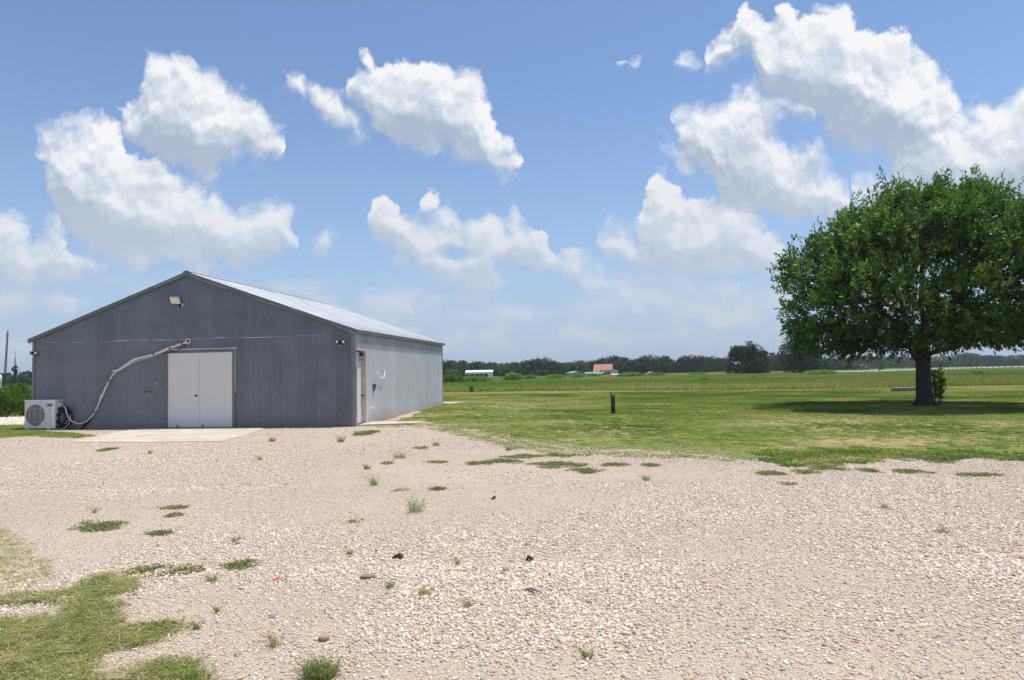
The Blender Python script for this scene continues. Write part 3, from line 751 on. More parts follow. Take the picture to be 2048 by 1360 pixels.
# roof: two corrugated slopes with real thickness
OH, OE, RT = 0.10, 0.13, 0.03
def slope(sgn, name):
    n = int((BL + 2 * OH) / PITCHC * 4); ys = np.linspace(-OH, BL + OH, n + 1)
    k = (RIDGE - EAVE) / XM; L = XM + OE
    nrm = Vector((sgn * k, 0, 1)).normalized()
    rows = []
    for thick in (0.0, -RT):
        for fx in (0.0, 0.33, 0.66, 1.0):
            dz = RT + 0.012 + 0.006 * np.sin(ys / PITCHC * 2 * PI) + thick - (0.012 * math.sin(fx * 3.1) if 0 < fx < 1 else 0)
            X = XM + sgn * (L * fx + nrm.x * sgn * 0) ; Zb = RIDGE - k * L * fx
            rows.append(np.stack([np.full_like(ys, X), ys, Zb + dz], 1))
    V = np.concatenate(rows); m_ = len(ys); i = np.arange(m_ - 1); F = []
    for r in (0, 1, 2): F.append(np.stack([i + r * m_, i + 1 + r * m_, i + 1 + (r + 1) * m_, i + (r + 1) * m_], 1))
    for r in (4, 5, 6): F.append(np.stack([i + (r + 1) * m_, i + 1 + (r + 1) * m_, i + 1 + r * m_, i + r * m_], 1))
    F.append(np.stack([i + 3 * m_, i + 1 + 3 * m_, i + 1 + 7 * m_, i + 7 * m_], 1))
    for e in (0, m_ - 1):
        for r in (0, 1, 2): F.append(np.array([[e + r * m_, e + (r + 1) * m_, e + (r + 5) * m_, e + (r + 4) * m_]]))
    F = np.concatenate(F)
    if sgn < 0: F = F[:, ::-1]
    return npmesh(name, V, F, MT['roof'], barn, smooth=False)
slope(1, 'roof'); slope(-1, 'roof')
b = MB()
for s in (-1, 1):
    k = (RIDGE - EAVE) / XM
    b.prism([(XM, -OH - 0.02, RIDGE + RT + 0.040), (XM + s * 0.16, -OH - 0.02, RIDGE + RT + 0.040 - 0.16 * k), (XM + s * 0.16, -OH - 0.02, RIDGE + RT + 0.034 - 0.16 * k), (XM, -OH - 0.02, RIDGE + RT + 0.034)], (0, BL + 2 * OH + 0.04, 0))
cap = b.build('ridge_cap', MT['roof'], barn)
for yy in np.arange(1.2, BL, 1.35):
    b = MB(); b.ball((XM, yy, RIDGE + RT + 0.05), 0.022, (1, 1, 0.8), 1); b.build('roof_screw', MT['steel'], cap)
# rake trim: dark folded metal below each slope edge, with paler worn flashing on the right
for s in (-1, 1):
    b = MB(); k = (RIDGE - EAVE) / XM
    xe = XM + s * (XM + OE); ze = RIDGE - k * (XM + OE)
    y0 = -OH - 0.004; h = 0.13
    b.prism([(XM, y0, RIDGE + 0.028), (xe, y0, ze + 0.028), (xe, y0, ze - h + 0.03), (XM, y0, RIDGE - h + 0.03)], (0, -0.006, 0))
    b.prism([(XM, y0 + 0.001, RIDGE - h + 0.029), (xe, y0 + 0.001, ze - h + 0.029), (xe, y0 + 0.001, ze - h + 0.023), (XM, y0 + 0.001, RIDGE - h + 0.023)], (0, OH - 0.02, 0))
    tr = b.build('rake_trim', MT['trim'], barn)
    segs = ((0.05, 0.24, 0.10), (0.40, 0.56, 0.10), (0.88, 1.0, 0.115), (0.62, 0.66, 0.03)) if s > 0 else ((0.02, 0.2, 0.05), (0.33, 0.36, -0.02), (0.52, 0.54, -0.02))
    for f0, f1, hh in segs:
        xa, xb = XM + s * (XM + OE) * f0, XM + s * (XM + OE) * f1
        za, zb = RIDGE - k * abs(xa - XM), RIDGE - k * abs(xb - XM)
        b = MB(); b.prism([(xa, y0 - 0.009, za - hh + 0.02), (xb, y0 - 0.009, zb - hh + 0.015), (xb, y0 - 0.009, zb - hh), (xa, y0 - 0.009, za - hh + 0.01)], (0, -0.003, 0))
        b.build('worn_flashing', MT['trim_light'], tr)
b = MB(); k = (RIDGE - EAVE) / XM
b.box(BW + OE - 0.012, BW + OE - 0.006, -OH, BL + OH, EAVE - k * OE - 0.075, EAVE - k * OE + 0.012)
b.build('eave_trim', MT['trim'], barn)
# double doors
b = MB(); b.box(dL - 0.02, dR + 0.02, 0.06, 0.09, 0.0, dT + 0.04); b.build('door_recess', MT['dark'], barn)
xm = bl(400.5, 800).x
for (xa, xb, side) in ((dL + 0.006, xm - 0.004, 0), (xm + 0.004, dR - 0.006, 1)):
    b = MB(); b.box(xa, xb, -0.034, 0.01, dB + 0.03, dT - 0.006, bev=0.004)
    dd = b.build('door', MT['white'], barn)
    if side == 0:
        kp = bl(394.5, 791)
        kb = MB(); kb.tube([(kp.x, -0.034, kp.z), (kp.x, -0.045, kp.z)], 0.032, 14); kb.tube([(kp.x, -0.045, kp.z), (kp.x, -0.075, kp.z)], 0.012, 10)
        kb.ball((kp.x, -0.092, kp.z), 0.032, (1, 0.8, 1)); kb.build('knob', MT['black'], dd)
    fx = xm - 0.70 if side == 0 else xm + 0.10
    fx = bl(356, 858).x if side == 0 else bl(407, 857).x
    kb = MB(); kb.box(fx - 0.02, fx + 0.02, -0.052, -0.0345, dB + 0.035, dB + 0.085, bev=0.003); kb.tube([(fx, -0.045, dB - 0.0), (fx, -0.045, dB + 0.12)], 0.008, 8)
    kb.build('floor_bolt', MT['black'], dd)
b = MB()
b.box(dL - 0.155, dL, -0.0300, 0.02, -0.02, dT + 0.115)
b.box(dR, dR + 0.11, -0.0300, 0.02, -0.02, dT + 0.115)
b.box(dL, dR, -0.0305, 0.02, dT, dT + 0.115)
fr = b.build('door_frame', MT['trim'], barn)
b = MB(); hx = bl(472, 700).x
b.box(dL - 0.2, dR + 0.17, -0.052, -0.0315, dT + 0.10, dT + 0.135); b.box(hx - 0.012, hx + 0.008, -0.046, -0.0235, 1.15, dT + 0.098)
b.build('head_flashing', MT['trim_light'], fr)
# the side door deep in its opening
b = MB(); D = 0.16
b.box(BW - D - 0.05, BW - D - 0.02, t0 - 0.05, t1 + 0.05, -0.02, tT + 0.05)
b.build('side_door_recess', MT['dark'], barn)
tm = t0 + (t1 - t0) * 0.99
zt = bs(722, 721).z
b = MB(); b.box(BW - D - 0.01, BW - D + 0.03, t0 + 0.03, t1 - 0.03, 0.08, zt, bev=0.003)
sd = b.build('side_door', MT['white'], barn)
b = MB(); zk = 0.98
b.tube([(BW - D + 0.03, t1 - 0.10, zk), (BW - D + 0.07, t1 - 0.10, zk)], 0.012); b.ball((BW - D + 0.09, t1 - 0.10, zk), 0.033); b.build('knob', MT['black'], sd)
b = MB(); b.box(BW - D - 0.01, BW - D + 0.02, t0 + 0.03, t1 - 0.03, zt + 0.01, tT - 0.03); b.build('transom_panel', MT['trim_light'], barn)
b = MB(); b.box(BW - D - 0.01, BW + 0.012, t1 - 0.028, t1 - 0.001, 0.03, tT); b.box(BW - D - 0.01, BW + 0.012, t0 + 0.001, t0 + 0.028, 0.03, tT); b.box(BW - D - 0.01, BW + 0.012, t0 + 0.0285, t1 - 0.0285, tT - 0.028, tT)
b.box(BW + 0.0125, BW + 0.022, t1 - 0.03, t1 + 0.09, 0.03, tT + 0.03)
b.build('side_door_jamb', MT['cream'], barn)
def onbarn(name, label, cat, p, group=None):
    """a thing fixed to the barn at barn coordinates p"""
    return thing(name, label, cat, mat4=BM @ Matrix.Translation(p), group=group)
# gable flood light
p = bl(359, 603, 0.0)
t = onbarn('flood_light', 'rectangular white faced flood light tilted down high under the ridge of the barn', 'lamp', p)
w_, h_ = 0.36, 0.26
A = Matrix.Translation((0.0, -0.22, 0.02)) @ Matrix.Rotation(R(30), 4, 'X') @ Matrix.Rotation(R(4), 4, 'Y')
b = MB(); b.box(-w_ / 2, w_ / 2, -0.02, 0.03, -h_ / 2, h_ / 2, A, 0.006); hb = b.build('housing', MT['trim'], t)
b = MB(); b.box(-w_ / 2 + 0.02, w_ / 2 - 0.02, -0.026, -0.0215, -h_ / 2 + 0.018, h_ / 2 - 0.018, A); b.build('lens', MT['glass_lens'], hb)
b = MB(); b.tube([(0.08, -0.02, -0.14), (0.08, -0.12, -0.15), (0.05, -0.20, -0.03)], 0.018, 8); b.tube([(0.08, -0.02, -0.14), (0.08, -0.05, -0.14)], 0.06, 14); b.build('bracket', MT['black'], t)
b = MB(); b.box(0.13, 0.16, -0.09, -0.03, -0.17, -0.08, bev=0.004); b.build('sensor', MT['white_unit'], t)
# twin security lights at both ends of the front wall
def twin(px, py, label, lenses, flip=1):
    t = onbarn('security_light', label, 'lamp', bl(px, py), 'twin headed security lights on the front wall')
    b = MB(); b.tube([(0, -0.012, 0), (0, -0.05, 0)], 0.06, 16); b.build('base', MT['black'], t)
    for s in lenses:
        b = MB()
        dirv = Vector((s * 0.35, -1, -0.15 if s * flip > 0 else -0.05)).normalized()
        c = Vector((s * 0.085, -0.10, 0.035))
        b.tube([Vector((0, -0.05, 0)), c - dirv * 0.02], 0.02, 8)
        b.tube([c - dirv * 0.05, c, c + dirv * 0.06], [0.03, 0.055, 0.062], 14)
        hd = b.build('lamp_head', MT['black'], t)
        b = MB(); b.tube([c + dirv * 0.056, c + dirv * 0.072], [0.05, 0.042], 14); b.build('lens', MT['glass_lens'], hd)
    b = MB(); b.tube([(0, -0.04, -0.02), (0, -0.10, -0.075)], [0.03, 0.034], 12); se = b.build('motion_sensor', MT['black'], t)
    b = MB(); b.ball((0, -0.105, -0.083), 0.028, (1, 1, 0.8)); b.build('sensor_window', MT['white_unit'], se)
twin(684, 686, 'black twin headed security light near the right corner of the barn front', (-1, 1))
twin(73, 708, 'black twin headed security light at the left corner of the barn front', (-1, 1))
# round pipe collar and taped line set
cp = bl(377, 682.5)
t = onbarn('wall_collar', 'cream round pipe collar in the wall above the double doors', 'pipe collar', cp)
b = MB(); b.ring((0, -0.035, 0), (0, 1, 0), 0.075, 0.028, 24, 8); b.build('ring', MT['cream'], t)
b = MB(); b.tube([(0, -0.026, 0), (0, -0.03, 0)], 0.055, 18); b.build('hole', MT['dark'], t)
ls = thing('line_set', 'white taped refrigerant pipe bundle with red bands sagging across the barn front', 'pipes', mat4=BM)
main = [(375, 684), (362, 688), (345, 694.5), (325, 702), (305, 709), (290, 713), (272, 718.5), (258, 727), (243, 737), (230, 745), (221, 757), (214, 771), (208, 785), (200, 800), (196, 812), (190, 823), (182, 834), (175, 842), (166, 846), (155, 847), (146, 843), (139, 836), (135, 828), (132, 817), (128, 812)]
def path(pxs, offs):
    return [bl(x, y, o) for (x, y), o in zip(pxs, offs)]
def catmull(P, n=5):
    P = [Vector(p) for p in P]; Q = [P[0]] + P + [P[-1]]; out = []
    for i in range(1, len(Q) - 2):
        for k in range(n):
            t_ = k / n; a, b_, c, d = Q[i - 1], Q[i], Q[i + 1], Q[i + 2]
            out.append(0.5 * ((2 * b_) + (c - a) * t_ + (2 * a - 5 * b_ + 4 * c - d) * t_ ** 2 + (3 * b_ - a - 3 * c + d) * t_ ** 3))
    out.append(P[-1]); return out
offs = [0.04, 0.06] + [0.07] * 10 + [0.08, 0.1, 0.1, 0.12, 0.15, 0.2, 0.26, 0.3, 0.34, 0.36, 0.38, 0.4, 0.42]
mp_ = catmull(path(main, offs))
nb = int(len(mp_) * 0.70)
b = MB(); b.tube(mp_[:nb], [0.040 - 0.016 * i / nb for i in range(nb)], 10); b.build('insulated_pipe', MT['tape'], ls)
b = MB(); b.tube([p + Vector((0, -0.02, 0.0)) for p in mp_[nb - 6:]], 0.017, 8); b.build('insulated_pipe', MT['tape'], ls)
def wig(P, amp, dz, fr, ph):
    return [p + Vector((0, -0.025, dz + amp * math.sin(i * fr + ph))) for i, p in enumerate(P)]
b = MB(); b.tube(wig(mp_[:int(len(mp_) * .72)], 0.035, -0.045, 0.16, 0.5), 0.016, 8); b.build('insulated_pipe', MT['tape'], ls)
b = MB(); b.tube(wig(mp_[10:int(len(mp_) * .55)], 0.030, 0.018, 0.23, 2.0), 0.013, 8); b.build('drain_hose', MT['white_unit'], ls)
q = bl(224, 742, 0.1); b = MB(); b.tube([bl(243, 737, 0.09), bl(234, 740.5, 0.1), q], [0.018, 0.02, 0.02], 8); b.build('drain_hose', MT['white_unit'], ls)
b = MB(); b.tube(catmull([bl(375, 686, .05), bl(362, 697, .06), bl(345, 703, .05), bl(325, 708, .045)]), 0.008, 6); b.build('cable', MT['black'], ls)
for (x, y) in ((365, 685.5), (341, 694), (307, 706), (219, 760), (189, 822)):
    c = bl(x, y, 0.075); j = min(range(len(mp_)), key=lambda i: (mp_[i] - c).length); dv = (mp_[min(j + 1, len(mp_) - 1)] - mp_[max(j - 1, 0)]).normalized()
    b = MB(); pp = mp_[j] + Vector((0, -0.012, -0.012)); b.tube([pp - dv * 0.024, pp + dv * 0.024], 0.054 if x > 300 else 0.046, 12); b.build('red_band', MT['red'], ls)
b = MB(); b.tube(catmull([bl(187, 826, .1), bl(180, 838, .09), bl(172, 848, .08), bl(162, 858, .08)]), [0.035] * 16, 8); b.build('loose_insulation', MT['black'], ls)
# outlet boxes
t = onbarn('outlet_box', 'grey weatherproof outlet box with dark screen left of the double doors', 'electrical box', bl(296.5, 783.5))
b = MB(); b.box(-0.13, 0.12, -0.07, -0.012, -0.05, 0.05, bev=0.006); b.build('case', MT['steel'], t)
b = MB(); b.box(-0.09, 0.02, -0.075, -0.0705, -0.025, 0.03); b.box(0.04, 0.10, -0.075, -0.0705, -0.03, 0.03); b.build('display', MT['black'], t)
t = onbarn('switch_box', 'small grey switch box with raised cover beside the double door frame', 'electrical box', bl(315, 770.5))
b = MB(); b.box(-0.075, 0.06, -0.06, -0.012, -0.09, 0.10, bev=0.008); b.build('case', MT['steel'], t)
b = MB(); b.box(-0.035, 0.03, -0.072, -0.0605, -0.06, 0.055, bev=0.004); b.build('cover', MT['trim'], t)
b = MB(); b.tube([(0, -0.03, -0.09), (-0.02, -0.03, -0.2), (-0.14, -0.03, -0.24)], 0.01, 6); b.build('conduit', MT['steel'], t)
# side wall fittings
p = bs(712.5, 706); t = onbarn('wall_lamp', 'black wall lamp above the narrow side door of the barn', 'lamp', p)
b = MB(); b.tube([(0.0, 0, 0.05), (0.10, 0, 0.07), (0.16, 0.02, 0.04)], 0.02, 8); b.build('arm', MT['black'], t)
b = MB(); b.tube([(0.16, 0.02, 0.06), (0.16, 0.02, -0.10)], [0.045, 0.075], 14); b.build('shade', MT['black'], t)
t = onbarn('hose_hook', 'white curved hose hook on the bright side wall', 'hook', bs(760, 748))
b = MB(); b.tube(catmull([(0.02, -0.30, 0.06), (0.05, -0.30, -0.08), (0.09, -0.10, -0.15), (0.10, 0.12, -0.12), (0.07, 0.28, 0.0), (0.06, 0.36, 0.13)]), 0.016, 8); b.build('rod', MT['white_unit'], t)
t = onbarn('meter_box', 'small dark meter box on the bright side wall near the side door', 'electrical box', bs(746, 773))
b = MB(); b.box(0.015, 0.085, -0.10, 0.10, -0.07, 0.09, bev=0.006); b.build('case', MT['trim'], t)
b = MB(); b.box(0.0855, 0.095, -0.05, 0.06, -0.02, 0.06); b.build('dial', MT['dark'], t)
b = MB(); b.box(0.015, 0.06, -0.06, 0.06, -0.15, -0.09, bev=0.004); b.build('plug_cover', MT['trim'], t)
t = onbarn('hose_tap', 'white capped hose tap low on the bright side wall', 'tap', bs(742.5, 818))
b = MB(); b.tube([(0.0, 0, 0.02), (0.07, 0, 0.02)], 0.03, 10); b.tube([(0.06, 0, 0.03), (0.06, 0, -0.08)], [0.022, 0.018], 8); b.build('spout', MT['white_unit'], t)
b = MB(); b.tube([(0.09, 0, 0.05), (0.10, 0, 0.05)], 0.04, 12); b.tube([(0.06, 0, 0.02), (0.095, 0, 0.05)], 0.01, 6); b.build('handle', MT['white_unit'], t)
# ------------------------------------------------------------------ condenser unit
g0 = at(48.5, 861.5)
o_ = BI @ g0; yfront = o_.y
def bp(px, py, yl):
    o = BI @ CAMP; d = BI.to_3x3() @ ray(px, py); return o + d * ((yl - o.y) / d.y)
xa = o_.x; xb = bp(109.5, 860, yfront).x; zt_ = bp(60, 801, yfront).z; Wd = xb - xa; Hh = zt_
ac = thing('condenser_unit', 'white heat pump condenser with round fan grille beside the barn front', 'air conditioner', mat4=BM @ Matrix.Translation((xa, yfront, 0)))
DP = 0.40; z0 = 0.07
b = MB(); b.box(0, Wd, 0, DP, z0, Hh, bev=0.018); b.build('casing', MT['white_unit'], ac)
b = MB(); b.box(0.012, Wd * 0.86, -0.010, -0.001, z0 + 0.02, Hh - 0.05, bev=0.003); b.build('front_panel', MT['unit_face'], ac)
b = MB(); b.box(-0.012, Wd + 0.012, -0.016, DP + 0.01, Hh - 0.022, Hh + 0.012, bev=0.008); b.build('top_cover', MT['white_unit'], ac)
cx = bp(71.5, 830.5, yfront).x - xa; cz = bp(71.5, 830.5, yfront).z; fr_ = 0.37
b = MB(); b.tube([(cx, -0.0108, cz), (cx, -0.0125, cz)], fr_ * 0.98, 40); fo = b.build('fan_opening', simple('fan_shadow', (0.16, 0.15, 0.145), 0.8), ac)
b = MB(); b.ring((cx, -0.018, cz), (0, 1, 0), fr_, 0.014, 48, 8); b.build('fan_ring', MT['white_unit'], ac)
b = MB()
for k in range(1, 9): b.ring((cx, -0.03, cz), (0, 1, 0), fr_ * k / 9, 0.0025, 36, 4)
for k in range(16):
    a_ = k / 16 * 2 * PI; b.tube([(cx + 0.04 * math.cos(a_), -0.03, cz + 0.04 * math.sin(a_)), (cx + fr_ * math.cos(a_), -0.024, cz + fr_ * math.sin(a_))], 0.0035, 4)
for s in (-0.55, 0.0, 0.55):
    hh_ = math.sqrt(1 - s * s) * fr_
    b.tube([(cx + s * fr_, -0.034, cz - hh_), (cx + s * fr_, -0.034, cz + hh_)], 0.005, 6)
b.tube([(cx - fr_ * .8, -0.034, cz + fr_ * .62), (cx + fr_ * .8, -0.034, cz + fr_ * .62)], 0.005, 6)
b.tube([(cx - fr_ * .8, -0.034, cz - fr_ * .62), (cx + fr_ * .8, -0.034, cz - fr_ * .62)], 0.005, 6)
b.build('fan_grille', MT['unit_face'], ac)
b = MB()
for k in range(3):
    a_ = k / 3 * 2 * PI + 0.4
    b.prism([(cx + 0.03 * math.cos(a_), -0.016, cz + 0.03 * math.sin(a_)), (cx + fr_ * 0.85 * math.cos(a_ - 0.25), -0.014, cz + fr_ * 0.85 * math.sin(a_ - 0.25)), (cx + fr_ * 0.9 * math.cos(a_ + 0.35), -0.021, cz + fr_ * 0.9 * math.sin(a_ + 0.35))], (0, -0.002, 0))
b.tube([(cx, -0.014, cz), (cx, -0.026, cz)], 0.05, 16)
b.build('fan_blades', MT['grey_ink'], fo)
# badge with its lettering
bx0 = bp(94.2, 810, yfront).x - xa; bx1 = bp(104.8, 810, yfront).x - xa; bz1 = bp(99, 807.3, yfront).z; bz0 = bp(99, 813, yfront).z
b = MB(); b.box(bx0, bx1, -0.0165, -0.0105, bz0, bz1); bd = b.build('badge', MT['blue'], ac)
def text(s, size, loc, name, mat, parent):
    cu = bpy.data.curves.new(name, 'FONT'); cu.body = s; cu.size = size; cu.align_x = 'CENTER'; cu.align_y = 'CENTER'; cu.extrude = 0.001
    o = bpy.data.objects.new(name, cu); col.objects.link(o)
    dg = bpy.context.evaluated_depsgraph_get(); me = bpy.data.meshes.new_from_object(o.evaluated_get(dg)); bpy.data.objects.remove(o)
    me.materials.clear(); me.materials.append(mat)
    o = bpy.data.objects.new(name, me); col.objects.link(o); o.parent = parent
    o.location = loc; o.rotation_euler = (PI / 2, 0, 0); return o
text('MRCOOL', (bx1 - bx0) * 0.235, ((bx0 + bx1) / 2, -0.0185, (bz0 + bz1) / 2), 'lettering', MT['pale_blue'], bd)
text('DIY', 0.05, ((bx0 + bx1) / 2, -0.0125, bp(99, 820, yfront).z), 'lettering', MT['grey_ink'], ac)
b = MB()
for k in range(4): zz = z0 + 0.08 + k * 0.085; b.box(bx0 - 0.04, bx1 + 0.03, -0.0118, -0.0105, zz, zz + 0.006)
b.box(bx0 - 0.07, bx0 - 0.065, -0.0118, -0.0105, z0 + 0.04, Hh - 0.08)
b.build('panel_groove', MT['trim'], ac)
# side fittings
b = MB(); b.box(Wd + 0.001, Wd + 0.05, 0.16, 0.30, Hh - 0.22, Hh - 0.12, bev=0.008); b.box(Wd + 0.001, Wd + 0.03, 0.15, 0.28, Hh - 0.11, Hh - 0.085); b.build('terminal_cover', MT['white_unit'], ac)
for q_ in ((0.14, 0.26, Hh - 0.07, Hh - 0.045), (0.13, 0.25, 0.45, 0.50), (0.13, 0.25, 0.37, 0.39)):
    b = MB(); b.box(Wd + 0.001, Wd + 0.006, *q_); b.build('data_label', MT['grey_ink'], ac)
b = MB(); b.tube([(Wd, 0.2, 0.22), (Wd + 0.09, 0.2, 0.22)], 0.025, 10); b.tube([(Wd, 0.2, 0.13), (Wd + 0.09, 0.2, 0.13)], 0.018, 10); b.build('valve', MT['steel'], ac)
b = MB(); b.tube(catmull([(Wd + 0.02, 0.22, Hh - 0.24), (Wd + 0.14, 0.2, Hh - 0.30), (Wd + 0.25, 0.2, Hh - 0.42), (Wd + 0.30, 0.24, Hh - 0.6), (Wd + 0.20, 0.25, 0.2)]), 0.014, 8); b.build('power_cable', MT['grey_ink'], ac)
b = MB(); b.tube(catmull([(Wd + 0.09, 0.2, 0.22), (Wd + 0.18, 0.2, 0.26), (Wd + 0.27, 0.24, 0.36), (Wd + 0.22, 0.26, 0.55), (Wd + 0.14, 0.3, Hh - 0.18)]), 0.018, 8); b.build('copper_line', MT['copper'], ac)
b = MB(); b.tube(catmull([(Wd + 0.09, 0.2, 0.13), (Wd + 0.2, 0.18, 0.15), (Wd + 0.28, 0.22, 0.3), (Wd + 0.35, 0.3, 0.34)]), 0.014, 8); b.build('copper_line', MT['tape'], ac)
for fx in (0.09, Wd * 0.78):
    b = MB(); b.box(fx - 0.03, fx + 0.06, -0.03, DP + 0.03, 0.035, z0, bev=0.004); b.build('foot', MT['white_unit'], ac)
cb = MB(); cb.box(xa - 0.12, xb + 0.12, yfront - 0.1, yfront + 0.5, -0.02, 0.034, bev=0.006)
cbo = cb.build('equipment_pad', MT['concrete']); cbo.matrix_world = BM
tag(cbo, 'thin pale pad on the ground under the white condenser unit', 'pad')
# coil of spare black pipe leaning on the wall
rc = bp(140, 833, -0.2)
cr = thing('pipe_coil', 'black coil of spare insulated pipe leaning on the wall behind the condenser', 'pipe coil', mat4=BM @ Matrix.Translation((rc.x - 0.27, -0.2, 0.39)) @ Matrix.Rotation(R(-12), 4, 'X'))
for k, (rr_, dy) in enumerate(((0.35, 0), (0.32, -0.045), (0.37, -0.05), (0.29, 0.03), (0.26, -0.02), (0.23, -0.04))):
    b = MB(); b.ring((0.02 * k, dy, 0), (0.05, 1, 0.04 * k), rr_, 0.026, 40, 8); b.build('coil_turn', MT['black'], cr)
b = MB(); b.ring((0.0, -0.09, 0), (0.05, 1, 0.1), 0.38, 0.011, 40, 8, 0.5, 5.0); b.build('hose', MT['tape'], cr)
b = MB(); b.ring((0.0, -0.08, 0), (0.02, 1, 0.1), 0.2, 0.022, 30, 8); b.build('inner_turn', MT['black'], cr)
# ------------------------------------------------------------------ plants: shared shapes
def blades(n, h, spread, rs, w=0.008, lean=0.5, segs=2, hvar=0.5, flat=0.0):
    """n bent grass blades as triangles; returns V, F"""
    r = spread * np.sqrt(rs.random(n)); a = rs.random(n) * 2 * PI
    bx, by = r * np.cos(a), r * np.sin(a)
    hh = h * (1 - hvar * rs.random(n)); da = a * 0.6 + rs.random(n) * 2 * PI * 0.6
    ln = lean * (0.3 + rs.random(n)) * hh
    wa = rs.random(n) * PI; ww = w * (0.6 + 0.8 * rs.random(n))
    V = []; F = []
    dx, dy = np.cos(da), np.sin(da); px, py = np.cos(wa) * ww, np.sin(wa) * ww
    mx, my, mz = bx + dx * ln * 0.35, by + dy * ln * 0.35, hh * (0.62 - 0.3 * flat)
    tx, ty, tz = bx + dx * ln * (1 + flat), by + dy * ln * (1 + flat), hh * (1 - 0.75 * flat)
    z = np.zeros(n)
    P = np.stack([np.stack([bx - px, by - py, z], 1), np.stack([bx + px, by + py, z], 1),
                  np.stack([mx + px * .8, my + py * .8, mz], 1), np.stack([mx - px * .8, my - py * .8, mz], 1),
                  np.stack([tx, ty, tz], 1)], 1)
    i = np.arange(n) * 5
    F = np.concatenate([np.stack([i, i + 1, i + 2], 1), np.stack([i, i + 2, i + 3], 1), np.stack([i + 3, i + 2, i + 4], 1)])
    return P.reshape(-1, 3), F
def rot_from(d, roll):
    """orthonormal frames whose first axis is d (n,3)"""
    d = d / np.linalg.norm(d, axis=1, keepdims=True)
    ref = np.where(np.abs(d[:, 2:3]) > 0.9, np.array([[1.0, 0, 0]]), np.array([[0, 0, 1.0]]))
    s = np.cross(d, ref); s /= np.linalg.norm(s, axis=1, keepdims=True); u = np.cross(s, d)
    c, q = np.cos(roll)[:, None], np.sin(roll)[:, None]
    return d, s * c + u * q, u * c - s * q
def leaves(P, D, L, W, roll, fold=0.25):
    """leaf-shaped folded quads (2 triangles + 2) at points P along directions D"""
    a, b, c = rot_from(D, roll)
    L = L[:, None]; W = W[:, None]
    v0 = P; v1 = P + a * L * 0.5 + b * W * 0.5 + c * W * fold; v2 = P + a * L; v3 = P + a * L * 0.5 - b * W * 0.5 + c * W * fold
    n = len(P); V = np.stack([v0, v1, v2, v3], 1).reshape(-1, 3); i = np.arange(n) * 4
    F = np.concatenate([np.stack([i, i + 1, i + 2], 1), np.stack([i, i + 2, i + 3], 1)])
    return V, F
def setattr_face(o, name, vals):
    at_ = o.data.attributes.new(name, 'FLOAT', 'FACE'); at_.data.foreach_set('value', np.asarray(vals, dtype=np.float32))

